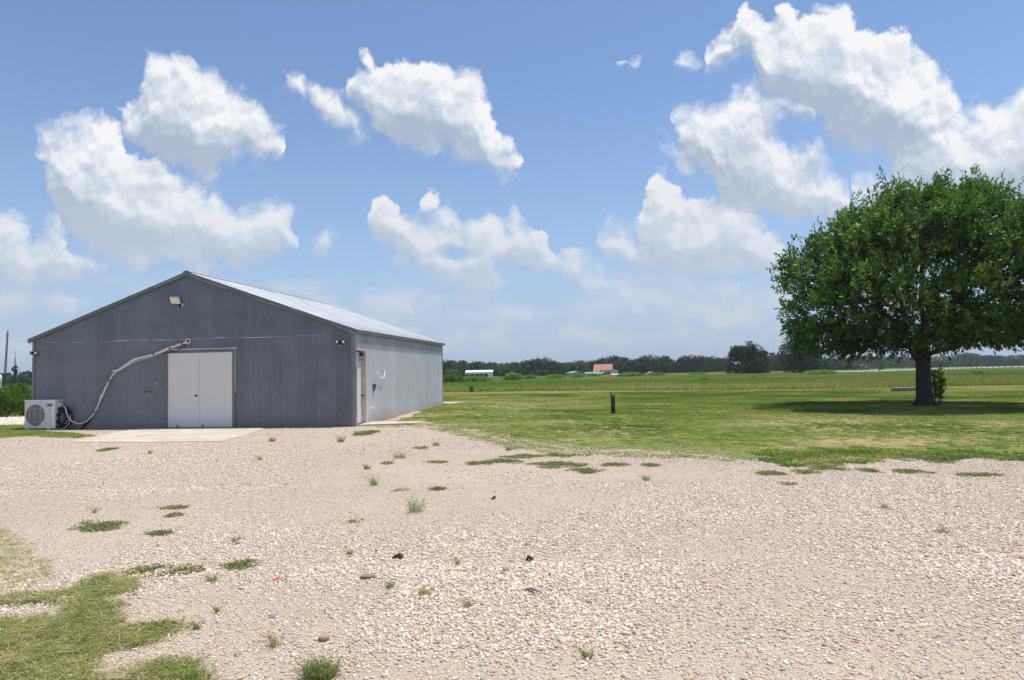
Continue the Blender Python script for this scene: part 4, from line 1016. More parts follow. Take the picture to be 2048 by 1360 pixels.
def scatter(name, protos, pos, rotz, scl, tint, mat, label, cat=None, tilt=None, smooth=False, kind='stuff', pick=None):
    """one object that carries its own prototype shapes and instances them on its loose points"""
    n = len(pos); V = []; F = []; pid = []; off = 0
    for k, (v, f) in enumerate(protos):
        V.append(np.asarray(v, float)); F.append(np.asarray(f) + off); off += len(v); pid += [k] * len(v)
    nv = off; V.append(np.asarray(pos, float)); V = np.concatenate(V); F = np.concatenate(F)
    k = F.shape[1]
    me = bpy.data.meshes.new(name)
    me.vertices.add(len(V)); me.vertices.foreach_set('co', V.astype(np.float32).ravel())
    me.loops.add(F.size); me.loops.foreach_set('vertex_index', F.astype(np.int32).ravel())
    me.polygons.add(len(F)); me.polygons.foreach_set('loop_start', np.arange(0, F.size, k, dtype=np.int32)); me.polygons.foreach_set('loop_total', np.full(len(F), k, dtype=np.int32))
    if smooth: me.polygons.foreach_set('use_smooth', np.ones(len(F), dtype=bool))
    me.update(calc_edges=True)
    me.materials.append(mat)
    def A(nm, typ, vals):
        a = me.attributes.new(nm, typ, 'POINT')
        if typ == 'FLOAT_VECTOR': a.data.foreach_set('vector', np.asarray(vals, dtype=np.float32).ravel())
        elif typ == 'INT': a.data.foreach_set('value', np.asarray(vals, dtype=np.int32))
        else: a.data.foreach_set('value', np.asarray(vals, dtype=np.float32))
    pad0 = lambda x, d=1: np.concatenate([np.zeros((nv, d) if d > 1 else nv), x])
    rot = np.zeros((n, 3)); rot[:, 2] = rotz
    if tilt is not None: rot[:, :2] = tilt
    S = np.asarray(scl, float); S = np.repeat(S[:, None], 3, 1) if S.ndim == 1 else S
    A('pid', 'INT', np.concatenate([np.array(pid), np.zeros(n)])); A('inst', 'INT', pad0(np.ones(n)))
    A('rotv', 'FLOAT_VECTOR', pad0(rot, 3)); A('sclv', 'FLOAT_VECTOR', pad0(S, 3)); A('tint', 'FLOAT', pad0(tint))
    A('pick', 'INT', pad0(rng.integers(0, len(protos), n) if pick is None else pick))
    o = bpy.data.objects.new(name, me); col.objects.link(o)
    tag(o, label, cat, kind=kind)
    ng = bpy.data.node_groups.new(name + '_scatter', 'GeometryNodeTree')
    ng.interface.new_socket('Geometry', in_out='INPUT', socket_type='NodeSocketGeometry')
    ng.interface.new_socket('Geometry', in_out='OUTPUT', socket_type='NodeSocketGeometry')
    N, L = ng.nodes, ng.links
    gi, go = N.new('NodeGroupInput'), N.new('NodeGroupOutput')
    def attr(nm, dt):
        a = N.new('GeometryNodeInputNamedAttribute'); a.data_type = dt; a.inputs[0].default_value = nm; return a.outputs[0]
    sp = N.new('GeometryNodeSeparateGeometry'); sp.domain = 'POINT'
    L.new(gi.outputs[0], sp.inputs[0])
    cmpn = N.new('FunctionNodeCompare'); cmpn.data_type = 'INT'; cmpn.operation = 'GREATER_THAN'
    L.new(attr('inst', 'INT'), cmpn.inputs[2]); cmpn.inputs[3].default_value = 0
    L.new(cmpn.outputs[0], sp.inputs[1])
    si = N.new('GeometryNodeSplitToInstances'); si.domain = 'POINT'
    L.new(sp.outputs[1], si.inputs[0]); L.new(attr('pid', 'INT'), si.inputs['Group ID'])
    ip = N.new('GeometryNodeInstanceOnPoints')
    L.new(sp.outputs[0], ip.inputs['Points']); L.new(si.outputs[0], ip.inputs['Instance'])
    ip.inputs['Pick Instance'].default_value = True
    L.new(attr('pick', 'INT'), ip.inputs['Instance Index'])
    er = N.new('FunctionNodeEulerToRotation'); L.new(attr('rotv', 'FLOAT_VECTOR'), er.inputs[0]); L.new(er.outputs[0], ip.inputs['Rotation'])
    L.new(attr('sclv', 'FLOAT_VECTOR'), ip.inputs['Scale'])
    L.new(ip.outputs[0], go.inputs[0])
    md = o.modifiers.new('scatter', 'NODES'); md.node_group = ng
    return o

# ------------------------------------------------------------------ the big tree
def hero_tree(bx, by):
    rs = np.random.default_rng(11)
    t = thing('oak_tree', 'large broad crowned shade tree with dark trunk standing alone on the mown lawn', 'tree', (bx, by, 0))
    CC = np.array([0.25, 0.0, 4.35])
    def env(d):   # radius of the crown in direction d
        z = d[:, 2]
        az = np.arctan2(d[:, 1], d[:, 0])
        hor, up, dn = 5.45, 3.8, 2.2
        v = np.where(z > 0, up, dn + 0.75 * np.clip(-d[:, 0] - 0.25, 0, 0.6))
        r = ((np.hypot(d[:, 0], d[:, 1]) / hor) ** 2.35 + (np.abs(z) / v) ** 2.35) ** (-1 / 2.35)
        lump = fbm(d[:, 0] * 2.6 + 9, d[:, 1] * 2.6, d[:, 2] * 2.6 + 4, oct=4, seed=3)
        fine = fbm(d[:, 0] * 9, d[:, 1] * 9, d[:, 2] * 9, oct=2, seed=13)
        r = r * (0.63 + 0.60 * lump + 0.12 * fine)
        # squarer shoulders
        return r
    # space colonisation for the limbs
    n = 2600
    d = rs.normal(size=(n, 3)); d /= np.linalg.norm(d, axis=1, keepdims=True)
    att = CC + d * (env(d) * (0.35 + 0.65 * rs.random(n) ** 0.45))[:, None]
    att = att[att[:, 2] > 2.0]
    nodes = []; par = []
    def chain(start, pts):
        p = start
        for q in pts: nodes.append(np.array(q, float)); par.append(p); p = len(nodes) - 1
        return p
    top = chain(-1, [(0, 0, 0), (0.0, 0, 0.35), (-0.02, 0, 0.8), (0.0, 0, 1.25), (0.02, 0.0, 1.65), (0.04, 0, 1.95)])
    l1 = chain(top - 1, [(-0.22, 0.05, 1.95), (-0.42, 0.05, 2.35), (-0.62, 0.0, 2.85), (-0.95, -0.1, 3.3), (-1.5, -0.15, 3.7)])
    l1b = chain(l1 - 2, [(-0.55, 0.2, 3.3), (-0.45, 0.3, 3.9)])
    c1 = chain(top, [(0.12, 0.05, 2.3), (0.22, 0.1, 2.75), (0.3, 0.1, 3.25), (0.35, 0.15, 3.9)])
    c2 = chain(c1 - 2, [(-0.02, -0.25, 3.0), (-0.2, -0.5, 3.5), (-0.35, -0.7, 4.1)])
    r1 = chain(top, [(0.32, -0.1, 2.10), (0.75, -0.2, 2.22), (1.2, -0.3, 2.32), (1.65, -0.4, 2.55), (2.1, -0.4, 2.62)])
    r2 = chain(c1 - 3, [(0.55, 0.3, 2.75), (1.0, 0.5, 3.2), (1.6, 0.7, 3.6)])
    b1 = chain(top, [(0.0, 0.4, 2.3), (-0.1, 0.9, 2.8), (-0.1, 1.5, 3.3)])
    f1 = chain(top, [(-0.1, -0.35, 2.35), (-0.2, -0.9, 2.8), (-0.1, -1.5, 3.2)])
    l3 = chain(l1 - 3, [(-0.9, 0.1, 2.5), (-1.5, 0.2, 2.62), (-2.1, 0.1, 2.75), (-2.6, 0.1, 2.72)])
    STEP, KILL, REACH = 0.30, 0.42, 2.6
    for it in range(60):
        N_ = np.array(nodes)
        if len(att) == 0: break
        dist = np.linalg.norm(att[:, None, :] - N_[None, 6:, :], axis=2)
        j = dist.argmin(1) + 6; dm = dist.min(1)
        act = dm < REACH
        new = {}
        for a_i in np.where(act)[0]:
            new.setdefault(j[a_i], []).append((att[a_i] - N_[j[a_i]]) / (dm[a_i] + 1e-6))
        cnt = 0
        for k, ds in new.items():
            v = np.mean(ds, 0) + rs.normal(size=3) * 0.12 + np.array([0, 0, 0.04])
            v /= np.linalg.norm(v) + 1e-9
            q = N_[k] + v * STEP
            if np.min(np.linalg.norm(N_ - q, axis=1)) > STEP * 0.5: nodes.append(q); par.append(k); cnt += 1
        N2 = np.array(nodes[len(N_):]) if cnt else None
        if N2 is None: break
        dd = np.linalg.norm(att[:, None, :] - N2[None], axis=2).min(1)
        att = att[dd > KILL]
    N_ = np.array(nodes); par = np.array(par); n = len(N_)
    kids = [[] for _ in range(n)]
    for i, p in enumerate(par):
        if p >= 0: kids[p].append(i)
    rad = np.zeros(n)
    for i in range(n - 1, -1, -1):
        pass
    order = sorted(range(n), key=lambda i: -i)
    for i in order:   # children always come after parents
        rad[i] = 0.011 if not kids[i] else (sum(rad[k] ** 2.35 for k in kids[i])) ** (1 / 2.35)
    sc_ = 0.235 / rad[4]; rad = np.where(rad > 0.02, rad * sc_ * 0.98, rad * 0.9)
    rad = np.minimum(rad, 0.25); rad[:6] = [0.38, 0.285, 0.262, 0.252, 0.262, 0.27]
    # tubes, one chain at a time
    b = MB(); lb = MB()
    done = set()
    def walk(start, prev):
        ch = [start]; i = start
        while kids[i]:
            k = max(kids[i], key=lambda q: rad[q]); ch.append(k); i = k
        return ch
    stack = [(0, None)]
    while stack:
        s, pv = stack.pop()
        ch = walk(s, pv)
        pts = ([pv] if pv is not None else []) + ch
        P = [N_[i] for i in pts]; rr = [rad[i] for i in pts]
        if pv is not None: rr[0] = min(rad[pv], rad[s] * 1.25)
        seg = 14 if rad[s] > 0.15 else 8 if rad[s] > 0.05 else 5 if rad[s] > 0.02 else 3
        tgt = b if rad[s] > 0.07 else lb
        if s == 0:
            P[0] = P[0] + np.array([0, 0, -0.12])
        if len(P) > 1: tgt.tube([Vector(p) for p in P], [float(x) for x in rr], seg, caps=False)
        for i in ch:
            ks = kids[i]
            if len(ks) > 1:
                m_ = max(ks, key=lambda q: rad[q])
                for k in ks:
                    if k != m_: stack.append((k, i))
    # root flare lobes
    for k in range(7):
        a = k / 7 * 2 * PI + 0.3
        b.tube([(0.20 * math.cos(a), 0.20 * math.sin(a), 0.42), (0.30 * math.cos(a), 0.30 * math.sin(a), 0.16), (0.46 * math.cos(a), 0.46 * math.sin(a), -0.04)], [0.05, 0.09, 0.05], 8)
    tr = b.build('trunk', MT['bark'], t)
    lb.build('branches', MT['bark'], t)
    # leaves on the thin nodes
    thin = np.where(rad < 0.022)[0]
    tips = N_[thin]
    nsh = 12500
    base = tips[rs.integers(0, len(tips), nsh)] + rs.normal(size=(nsh, 3)) * 0.19
    out = base - CC; rr_ = np.linalg.norm(out, axis=1)
    dn = out / rr_[:, None]
    ee = env(dn)
    keep = (rr_ < ee * 1.04) & (rs.random(nsh) < np.clip((rr_ / ee - 0.05) * 1.9, 0.25, 1))
    base, dn = base[keep], dn[keep]
    # extra shoots that fill the outer skin
    m_ = 7000
    d = rs.normal(size=(m_, 3)); d /= np.linalg.norm(d, axis=1, keepdims=True)
    e_ = env(d); rr2 = e_ * (0.80 + 0.20 * rs.random(m_))
    hole = fbm(d[:, 0] * 4.5 + 20, d[:, 1] * 4.5, d[:, 2] * 4.5, oct=3, seed=8)
    kp = (hole > 0.40) & ((d[:, 2] > -0.35) | (rs.random(m_) < 0.5))
    base = np.concatenate([base, (CC + d * rr2[:, None])[kp]]); dn = np.concatenate([dn, d[kp]])
    ok = base[:, 2] > 1.55 + 1.0 * fbm(base[:, 0] * .9, base[:, 1] * .9, oct=2, seed=4)
    ok &= ~((np.hypot(base[:, 0], base[:, 1]) < 3.0) & (base[:, 2] < 3.15 - 0.30 * np.abs(base[:, 0])) & (rs.random(len(base)) < 0.93))
    base, dn = base[ok], dn[ok]
    gp = fbm(base[:, 0] * .75 + 5, base[:, 1] * .75, base[:, 2] * .75, oct=3, seed=77); ok = (gp < 0.57) | (rs.random(len(base)) < 0.25); base, dn = base[ok], dn[ok]
    ns = len(base)
    # each shoot: a short twig with leaves round it, pointing up and out
    sd = dn * 0.75 + np.array([0, 0, 0.75]) + rs.normal(size=(ns, 3)) * 0.45
    low = dn[:, 2] < -0.1; sd[low, 2] -= 0.9
    sd /= np.linalg.norm(sd, axis=1, keepdims=True)
    sl_ = 0.20 + 0.26 * rs.random(ns)
    K = 12
    f = np.tile(np.linspace(0.05, 1.0, K), ns)
    sprig = (rs.random(ns) < 0.12) & (np.linalg.norm(base - CC, axis=1) > 0.88 * env(dn)) & (dn[:, 2] > -0.1); sl_ = np.where(sprig, sl_ * 1.8, sl_); sd[sprig, 2] += 1.0; sd /= np.linalg.norm(sd, axis=1, keepdims=True)
    S = np.repeat(np.arange(ns), K)
    P = base[S] + sd[S] * (sl_[S] * f)[:, None]
    ang = rs.random(ns * K) * 2 * PI
    a, s_, u_ = rot_from(sd[S], ang)
    D = a * (0.25 + 0.7 * f)[:, None] + s_ * (0.95 - 0.45 * f)[:, None] + rs.normal(size=(ns * K, 3)) * 0.18
    D[:, 2] -= 0.12
    L = 0.150 * (0.7 + 0.6 * rs.random(ns * K)); W = L * 0.42
    V, F = leaves(P, D, L, W, rs.random(ns * K) * 2 * PI)
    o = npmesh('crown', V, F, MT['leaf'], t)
    # tint: sunlit outside and shaded inside put in the colour; some young shoots yellower
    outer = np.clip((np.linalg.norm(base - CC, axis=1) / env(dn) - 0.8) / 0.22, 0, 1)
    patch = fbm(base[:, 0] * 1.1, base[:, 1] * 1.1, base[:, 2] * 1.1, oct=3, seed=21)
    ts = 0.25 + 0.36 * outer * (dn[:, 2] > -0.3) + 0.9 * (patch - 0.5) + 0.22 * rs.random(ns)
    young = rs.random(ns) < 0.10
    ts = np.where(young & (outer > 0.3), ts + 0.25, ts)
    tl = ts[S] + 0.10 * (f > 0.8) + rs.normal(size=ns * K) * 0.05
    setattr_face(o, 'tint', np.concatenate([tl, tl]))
    return t
tb = at(1849, 812)
hero_tree(tb.x, tb.y)

def leafy(name, label, cat, x, y, h, w, n, lw, mat, seed, stems=5, group=None, zlo=0.0, up=0.5, long_=3.0, z=0.0, tint0=0.5):
    """a bushy weed or sapling: stems with leaves along them"""
    rs = np.random.default_rng(seed)
    t = thing(name, label, cat, (x, y, z), group=group)
    b = MB(); SP = []; SD = []
    for k in range(stems):
        a = rs.random() * 2 * PI; r = w * 0.5 * math.sqrt(rs.random()); r0 = r * 0.45
        hh = h * (0.55 + 0.45 * rs.random()) * (1 - 0.35 * (r / (w * .5)) ** 2)
        p0 = np.array([r0 * math.cos(a), r0 * math.sin(a), -0.02]); p2 = np.array([r * math.cos(a), r * math.sin(a), hh])
        p1 = (p0 + p2) / 2 + np.array([rs.normal() * .04, rs.normal() * .04, hh * 0.08])
        b.tube([Vector(p0), Vector(p1), Vector(p2)], [0.006 + 0.006 * h, 0.005 + 0.004 * h, 0.002], 4, caps=False)
        for q in np.linspace(zlo, 1, max(3, n // stems)):
            SP.append((1 - q) ** 2 * p0 + 2 * q * (1 - q) * p1 + q * q * p2)
    b.build('stems', MT['weed_stem'], t)
    SP = np.array(SP); m_ = len(SP)
    a = rs.random(m_) * 2 * PI; D = np.stack([np.cos(a), np.sin(a), up + 0.5 * rs.normal(size=m_)], 1)
    L = lw * long_ * (0.6 + 0.8 * rs.random(m_)); W = np.full(m_, lw) * (0.7 + 0.6 * rs.random(m_))
    V, F = leaves(SP + rs.normal(size=(m_, 3)) * 0.01, D, L, W, rs.random(m_) * 0.8 - 0.4, 0.2)
    V[:, 2] = np.maximum(V[:, 2], 0.004)
    o = npmesh('leaves', V, F, mat, t); tt = tint0 + rs.normal(size=m_) * 0.16; setattr_face(o, 'tint', np.concatenate([tt, tt]))
    return t
MT['weed_stem'] = simple('weed_stem', (0.14, 0.17, 0.05), 0.8)
leafy('sapling', 'thin leafy green sapling growing behind the base of the big tree trunk', 'sapling', tb.x + 0.60, tb.y + 0.25, 1.8, 0.95, 700, 0.085, MT['bright'], 5, stems=10, zlo=0.2, long_=2.2, tint0=0.75)

# ------------------------------------------------------------------ distant trees
def far_tree_meshes(seed, W, H, leaf, n, trunk_h=0.12, lumps=9, tall=False):
    rs = np.random.default_rng(seed)
    C = []; Rr = []
    for k in range(lumps):
        a = rs.random() * 2 * PI; r = W * 0.5 * 0.62 * math.sqrt(rs.random()); zc = H * (0.30 + 0.42 * rs.random() * (1 - (r / (W * .5)) ** 2 * 0.6))
        C.append((r * math.cos(a), r * math.sin(a), zc)); Rr.append(W * (0.11 + 0.15 * rs.random()))
    C.append((0, 0, H * 0.68)); Rr.append(min(W * 0.22, H * .3))
    if tall: C.append((W * .12, 0, H * 0.85)); Rr.append(W * 0.15); C.append((-W * .2, 0.3, H * 0.74)); Rr.append(W * 0.13)
    C, Rr = np.array(C), np.array(Rr)
    k = rs.integers(0, len(C), n); d = rs.normal(size=(n, 3)); d /= np.linalg.norm(d, axis=1, keepdims=True)
    lump = fbm(d[:, 0] * 3 + k, d[:, 1] * 3, d[:, 2] * 3, oct=3, seed=seed)
    P = C[k] + d * (Rr[k] * (0.62 + 0.38 * rs.random(n) ** 0.5) * (0.45 + 1.1 * lump))[:, None] * np.array([1, 1, 0.9])
    # skirt of low foliage
    m_ = n // 4; a = rs.random(m_) * 2 * PI; r = W * 0.46 * np.sqrt(rs.random(m_))
    P = np.concatenate([P, np.stack([r * np.cos(a), r * np.sin(a), H * 0.32 * rs.random(m_)], 1)]); d = np.concatenate([d, rs.normal(size=(m_, 3))])
    P[:, 2] = np.maximum(P[:, 2], 0.05)
    hol = (P[:, 2] < H * (1.0 + 0.08 * np.sin(P[:, 0] * 2.1))) & (fbm(P[:, 0] * 0.7 + seed, P[:, 1] * 0.7, P[:, 2] * 0.7, oct=3, seed=seed + 9) > 0.40)
    P, d = P[hol], d[hol]
    q = len(P)
    D = d + rs.normal(size=(q, 3)) * 0.9
    V, F = leaves(P, D, leaf * (0.6 + 0.8 * rs.random(q)), leaf * 0.7 * (0.6 + 0.8 * rs.random(q)), rs.random(q) * 2 * PI)
    tint = 0.36 + 1.3 * (fbm(P[:, 0] * .45, P[:, 1] * .45, P[:, 2] * .45, oct=3, seed=seed + 2) - 0.5) + 0.10 * (P[:, 2] / H - .5) + rs.normal(size=q) * 0.07
    return V, F, np.concatenate([tint, tint]), C
def far_tree(label, x, y, W, H, seed, leaf=0.55, n=2200, group=None, mat='leaf_far', tall=False, dt=0.0, lumps=13):
    V, F, tt, C = far_tree_meshes(seed, W, H, leaf, n, tall=tall, lumps=lumps)
    t = thing('oak_tree' , label, 'tree', (x, y, 0), group=group)
    o = npmesh('crown', V, F, MT[mat], t); setattr_face(o, 'tint', tt + dt)
    b = MB(); r = W * 0.03
    b.tube([(0, 0, -0.1), (0.1, 0, H * 0.25), (0.0, 0.1, H * 0.6)], [r * 1.4, r, r * 0.5], 7, caps=False)
    for c in C[:5]: b.tube([(0.05, 0, H * 0.22), tuple(c * 0.6 + np.array([0, 0, H * .1])), tuple(c)], [r * 0.7, r * 0.4, r * 0.15], 5, caps=False)
    b.build('trunk', MT['bark_far'], t)
    return t
def copy_tree(src, label, x, y, s, sz, rz, group):
    c = src.copy(); col.objects.link(c); c.location = (x, y, 0); c.rotation_euler = (0, 0, rz); c.scale = (s, s, sz)
    c['label'] = label
    if group: c['group'] = group
    elif 'group' in c: del c['group']
    for ch in src.children:
        k = ch.copy(); col.objects.link(k); k.parent = c
    return c
GT = 'trees of the far tree line'
protos = []
# outline of the tree line read along the horizon: (x pixel of centre, top y pixel, width px, distance, shade)
LINE = [(800,724,50,340,1),(832,722,50,335,0),(862,724,50,340,2),(893,722,50,330,0),(925,723,40,345,1),(950,724,42,350,0),(978,731,36,345,1),(1003,732,40,340,2),(1030,726,44,325,1),(1050,722,46,330,0),(1075,719,54,320,0),(1100,723,46,325,0),(1120,727,36,330,1),(1143,731,34,345,0),(1160,723,34,350,2),(1185,722,36,370,0),(1205,718,36,365,0),(1226,713,40,360,0),(1250,717,40,345,1),(1268,719,40,340,0),(1290,714,44,335,0),(1313,721,40,345,0),(1332,714,40,340,1),(1352,723,34,345,0),(1370,714,44,340,0),(1396,713,46,340,0),(1415,716,40,345,0),(1433,720,34,350,2),(1447,718,30,360,0)]
RIGHT = [(1455,722,30,370,1),(1545,708,40,330,2),(1562,706,34,320,0),(1580,712,36,340,1),(1648,716,46,380,0),(1680,717,50,420,0),(1712,713,60,520,0),(1745,714,56,540,1),(1778,716,56,560,2),(1812,715,60,580,0),(1850,714,60,600,1),(1890,713,60,600,2),(1925,710,56,600,2),(1960,713,60,620,0),(1995,711,60,600,1),(2030,712,64,600,0),(2075,710,70,600,1),(2130,708,70,600,0),(2190,706,80,600,1)]
shade_lab = ['dark rounded', 'mid green bushy', 'paler olive']
for k in range(6):
    protos.append(None)
def line_tree(k, px, ty, wpx, D, sh, label, group):
    hor = at(px, 900); base_x = pt(px, 745, D).x
    # top height from the pixel
    zt_ = pt(px, ty, D).z; W = wpx * mpp(D) * 1.35; H = max(3.0, zt_ * 1.12 - 0.3)
    i = k % 6
    if protos[i] is None:
        protos[i] = far_tree(label, base_x, D, W, H, 100 + i, leaf=0.8, n=3600, group=group, dt=(0, 0.12, 0.26)[i % 3])
        protos[i]['_W'] = W; protos[i]['_H'] = H
        return protos[i]
    s = protos[i]
    c = copy_tree(s, label, base_x, D, W / s['_W'], H / s['_H'], (k * 1.7) % 6.28, group)
    return c
def where(px):
    if px < 960: return 'nearest the barn corner'
    if px < 1010: return 'behind the long white shed'
    if px < 1135: return 'between long white shed and green roofed sheds'
    if px < 1245: return 'behind the red roofed house'
    if px < 1345: return 'just right of the red roofed house'
    if px < 1460: return 'left of the tall ragged tree'
    if px < 1600: return 'between tall ragged tree and big shade tree'
    return 'beyond the pale road at right'
k = 0
allt = LINE + RIGHT
for (px, ty, wpx, D, sh) in allt:
    idx = (k // 3) * 3 % 6 + sh if False else k
    kk = (k % 2) * 3 + sh
    lab = f'{shade_lab[sh]} far tree {where(px)}'
    line_tree(kk, px, ty, wpx, D, sh, lab, GT); k += 1
# second staggered row so that no gaps show between the crowns
kk = 0
for px in list(range(801, 1470, 33)) + list(range(1480, 1720, 38)):
    kk += 1
    ty = 729 + 3 * math.sin(px * 1.3) - (px - 1000) * 0.006
    D = 400 + 20 * math.sin(px)
    lab = f'{shade_lab[kk % 3]} back row far tree {where(px)}'
    line_tree((kk % 2) * 3 + kk % 3, px, ty, 50, D, kk % 3, lab, 'trees in the back row of the far tree line')
kk = 0
for px in range(1660, 2260, 26):
    kk += 1
    ty = 720 - (px - 1660) * 0.010 + 2.0 * math.sin(px)
    line_tree(kk % 6, px, ty, 46, 700, kk % 3, f'{shade_lab[kk % 3]} tree on the hazy rise far beyond the road', 'trees on the hazy rise at the right')
for px, ty, wpx, D in ((-20, 748, 40, 250), (12, 747, 34, 245), (26, 752, 26, 240), (44, 745, 30, 250), (62, 742, 34, 240), (84, 744, 40, 250), (-60, 742, 50, 250)):
    line_tree(k % 6, px, ty, wpx, D, 0, 'dark rounded tree behind the left corner of the barn below the leaning mast', 'trees behind the left of the barn'); k += 1
for s in protos:
    del s['_W']; del s['_H']
for o in list(bpy.data.objects):
    for q in ('_W', '_H'):
        if q in o: del o[q]
def near_tree(px, base, top, wpx, D, seed, label, n=12000, leaf=0.40, lumps=18, tall=True, dt=0.0):
    p = pt(px, base, D); H = pt(px, top, D).z
    return far_tree(label, p.x, D, wpx * mpp(D) * 1.1, H, seed, leaf=leaf, n=n, tall=tall, lumps=lumps, dt=dt)
near_tree(1492, 744, 684, 76, 190, 41, 'tall ragged dark tree standing alone right of the far tree line', dt=-0.08)
near_tree(1527, 744, 699, 26, 195, 42, 'slim ragged tree close beside the tall ragged tree', n=3000, lumps=6)
near_tree(1610, 744, 668, 84, 170, 43, 'dark tree partly hidden behind the left edge of the big shade tree', n=9000, dt=-0.08)
near_tree(1650, 744, 722, 24, 175, 44, 'small pale green bushy tree under the left edge of the big shade tree', n=1800, lumps=5, tall=False, dt=0.35)
near_tree(912, 752, 738, 40, 200, 45, 'low yellow green bush at the left end of the long white shed', n=2500, lumps=6, tall=False, dt=0.3, leaf=0.35)
near_tree(1083, 752, 741, 44, 280, 46, 'low grey green rounded bush in front of the far dark oaks', n=2500, lumps=5, tall=False, dt=0.22)
near_tree(1012, 752, 735, 30, 270, 47, 'reddish olive bush at the right end of the long white shed', n=2000, lumps=5, tall=False, dt=0.3)

# ------------------------------------------------------------------ distant buildings
def frame_at(px, py, D):
    p = pt(px, py, D); return p.x, p.z
def W2(pxw, D): return pxw * mpp(D)
D = 250; x0 = pt(930, 750, D).x; x1 = pt(986, 750, D).x; zt_ = pt(958, 743.6, D).z; zr = pt(958, 747.6, D).z
t = thing('open_shed', 'long low white roofed open shed in front of the far trees', 'shed', ((x0 + x1) / 2, D, 0)); h = (x1 - x0) / 2
b = MB(); b.prism([(-h, 0, zr - 0.05), (h, 0, zr - 0.05), (h, 0, zt_ - .1), (-h, 0, zt_ - .1)], (0, -0.1, 0)); b.prism([(-h, 0.0, zt_ - .3), (h, 0, zt_ - .3), (h, 5, zt_ + 0.5), (-h, 5, zt_ + .5)], (0, 0, 0.12)); b.build('roof', MT['farwhite'], t)
b = MB(); b.box(h - 1.6, h - 0.05, -0.05, 0.1, -0.1, zr); b.build('end_panel', MT['farwhite'], t)
b = MB(); b.box(-h + .1, h - .1, 4.7, 4.9, -0.1, zt_ + .3); b.build('back_wall', MT['dark'], t)
for k in range(6):
    b = MB(); xx = -h + 0.15 + k * (2 * h - 1.9) / 5; b.box(xx - .08, xx + .08, 0.05, 0.2, -0.1, zr); b.build('post', MT['farwhite'], t)
# red roofed house
D = 300; s = mpp(D)
xh = pt(1207, 745, D).x; zr = pt(1207, 729.5, D).z; ze = pt(1207, 741, D).z
t = thing('house', 'white gabled house with a red brown roof and red lean-to in the far trees', 'house', (xh, D, 0), R(-14))
hl, hd = 3.9, 3.4
b = MB(); b.box(-hl + .3, hl - .2, -hd, hd, -0.1, ze + 0.1)
b.prism([(-hl + .3, -hd, ze), (-hl + .3, hd, ze), (-hl + .3, 0, zr - .15)], (2 * hl - .5, 0, 0)); b.build('wall', MT['whitewall'], t)
b = MB(); 
for sg in (-1, 1): b.prism([(-hl, sg * 0.0, zr + .05), (-hl, sg * (hd + .35), ze - .1), (-hl, sg * (hd + .35), ze + .1), (-hl, 0, zr + .25)], (2 * hl, 0, 0))
b.build('roof', MT['redroof'], t)
b = MB(); b.prism([(-hl + .2, -hd - .4, ze - .05), (-hl + 3.0, -hd - .4, ze - .05), (-hl + 3.0, -hd - 1.2, ze - .6), (-hl + .2, -hd - 1.2, ze - .6)], (0, 0, .15)); b.build('porch_roof', MT['redroof'], t)
for wx in (-1.0, 1.1, 2.6):
    b = MB(); b.box(wx - .35, wx + .35, -hd - .05, -hd - .01, ze - 1.3, ze - .35); w_ = b.build('window', MT['window'], t)
b = MB(); b.box(-hl + .24, -hl + .29, -.4, .5, ze - 1.0, ze - .1); b.build('window', MT['window'], t)
b = MB(); b.prism([(hl - .2, -hd, ze + .3), (hl - .2, hd * .3, ze + .3), (hl + 2.4, hd * .3, 1.7), (hl + 2.4, -hd, 1.7)], (0, 0, .15)); b.build('lean_to_roof', MT['redroof'], t)
b = MB(); b.prism([(hl - .2, -hd + .1, -0.1), (hl + 2.2, -hd + .1, -0.1), (hl + 2.2, -hd + .1, 1.8), (hl - .2, -hd + .1, ze + .2)], (0, 3, 0)); b.build('lean_to_wall', MT['whitewall'], t)
def small_shed(name, label, px, wpx, D, top, eave, wall, roof, gable_front, depth=5.0, rz=0.0):
    x = pt(px, 745, D).x; zr = pt(px, top, D).z; ze = pt(px, eave, D).z; h = wpx * mpp(D) / 2
    t = thing(name, label, 'shed', (x, D, 0), rz)
    b = MB(); b.box(-h + .1, h - .1, 0, depth, -0.1, ze)
    if gable_front: b.prism([(-h + .1, 0, ze), (h - .1, 0, ze), (0, 0, zr - .1)], (0, depth, 0))
    b.build('wall', MT[wall], t)
    b = MB()
    if gable_front:
        for sg in (-1, 1): b.prism([(0, -.2, zr), (sg * (h + .15), -.2, ze - .05), (sg * (h + .15), -.2, ze + .1), (0, -.2, zr + .15)], (0, depth + .4, 0))
    else: b.prism([(-h, -.3, ze), (-h, -.3, ze + .12), (-h, depth, zr + .12), (-h, depth, zr)], (2 * h, 0, 0))
    b.build('roof', MT[roof], t)
    b = MB(); b.box(-h * .35, h * .35, -.06, -.01, -0.1, ze * .8); b.build('door_opening', MT['dark'], t)
small_shed('garden_shed', 'small shed with pale green roof at the left of the red roofed house', 1157, 27, 270, 743, 746.5, 'bluegrey', 'greenroof', True, 6, R(20))
small_shed('long_shed', 'long low green roofed shed in front of the red roofed house', 1186, 30, 275, 744.5, 748.2, 'bluegrey', 'greenroof', False, 5)
small_shed('gabled_shed', 'small blue grey gabled shed in front of the red roofed house', 1211, 19, 265, 744.2, 748.5, 'bluegrey', 'bluegrey', True, 4, R(12))
small_shed('white_store', 'low white shed at the foot of the red lean-to roof', 1231, 14, 265, 748.2, 749.6, 'whitewall', 'farwhite', False, 4)
small_shed('tan_shed', 'small shed with a pale tan roof right of the red roofed house', 1304, 15, 300, 744, 746.8, 'bluegrey', 'tanroof', True, 4)
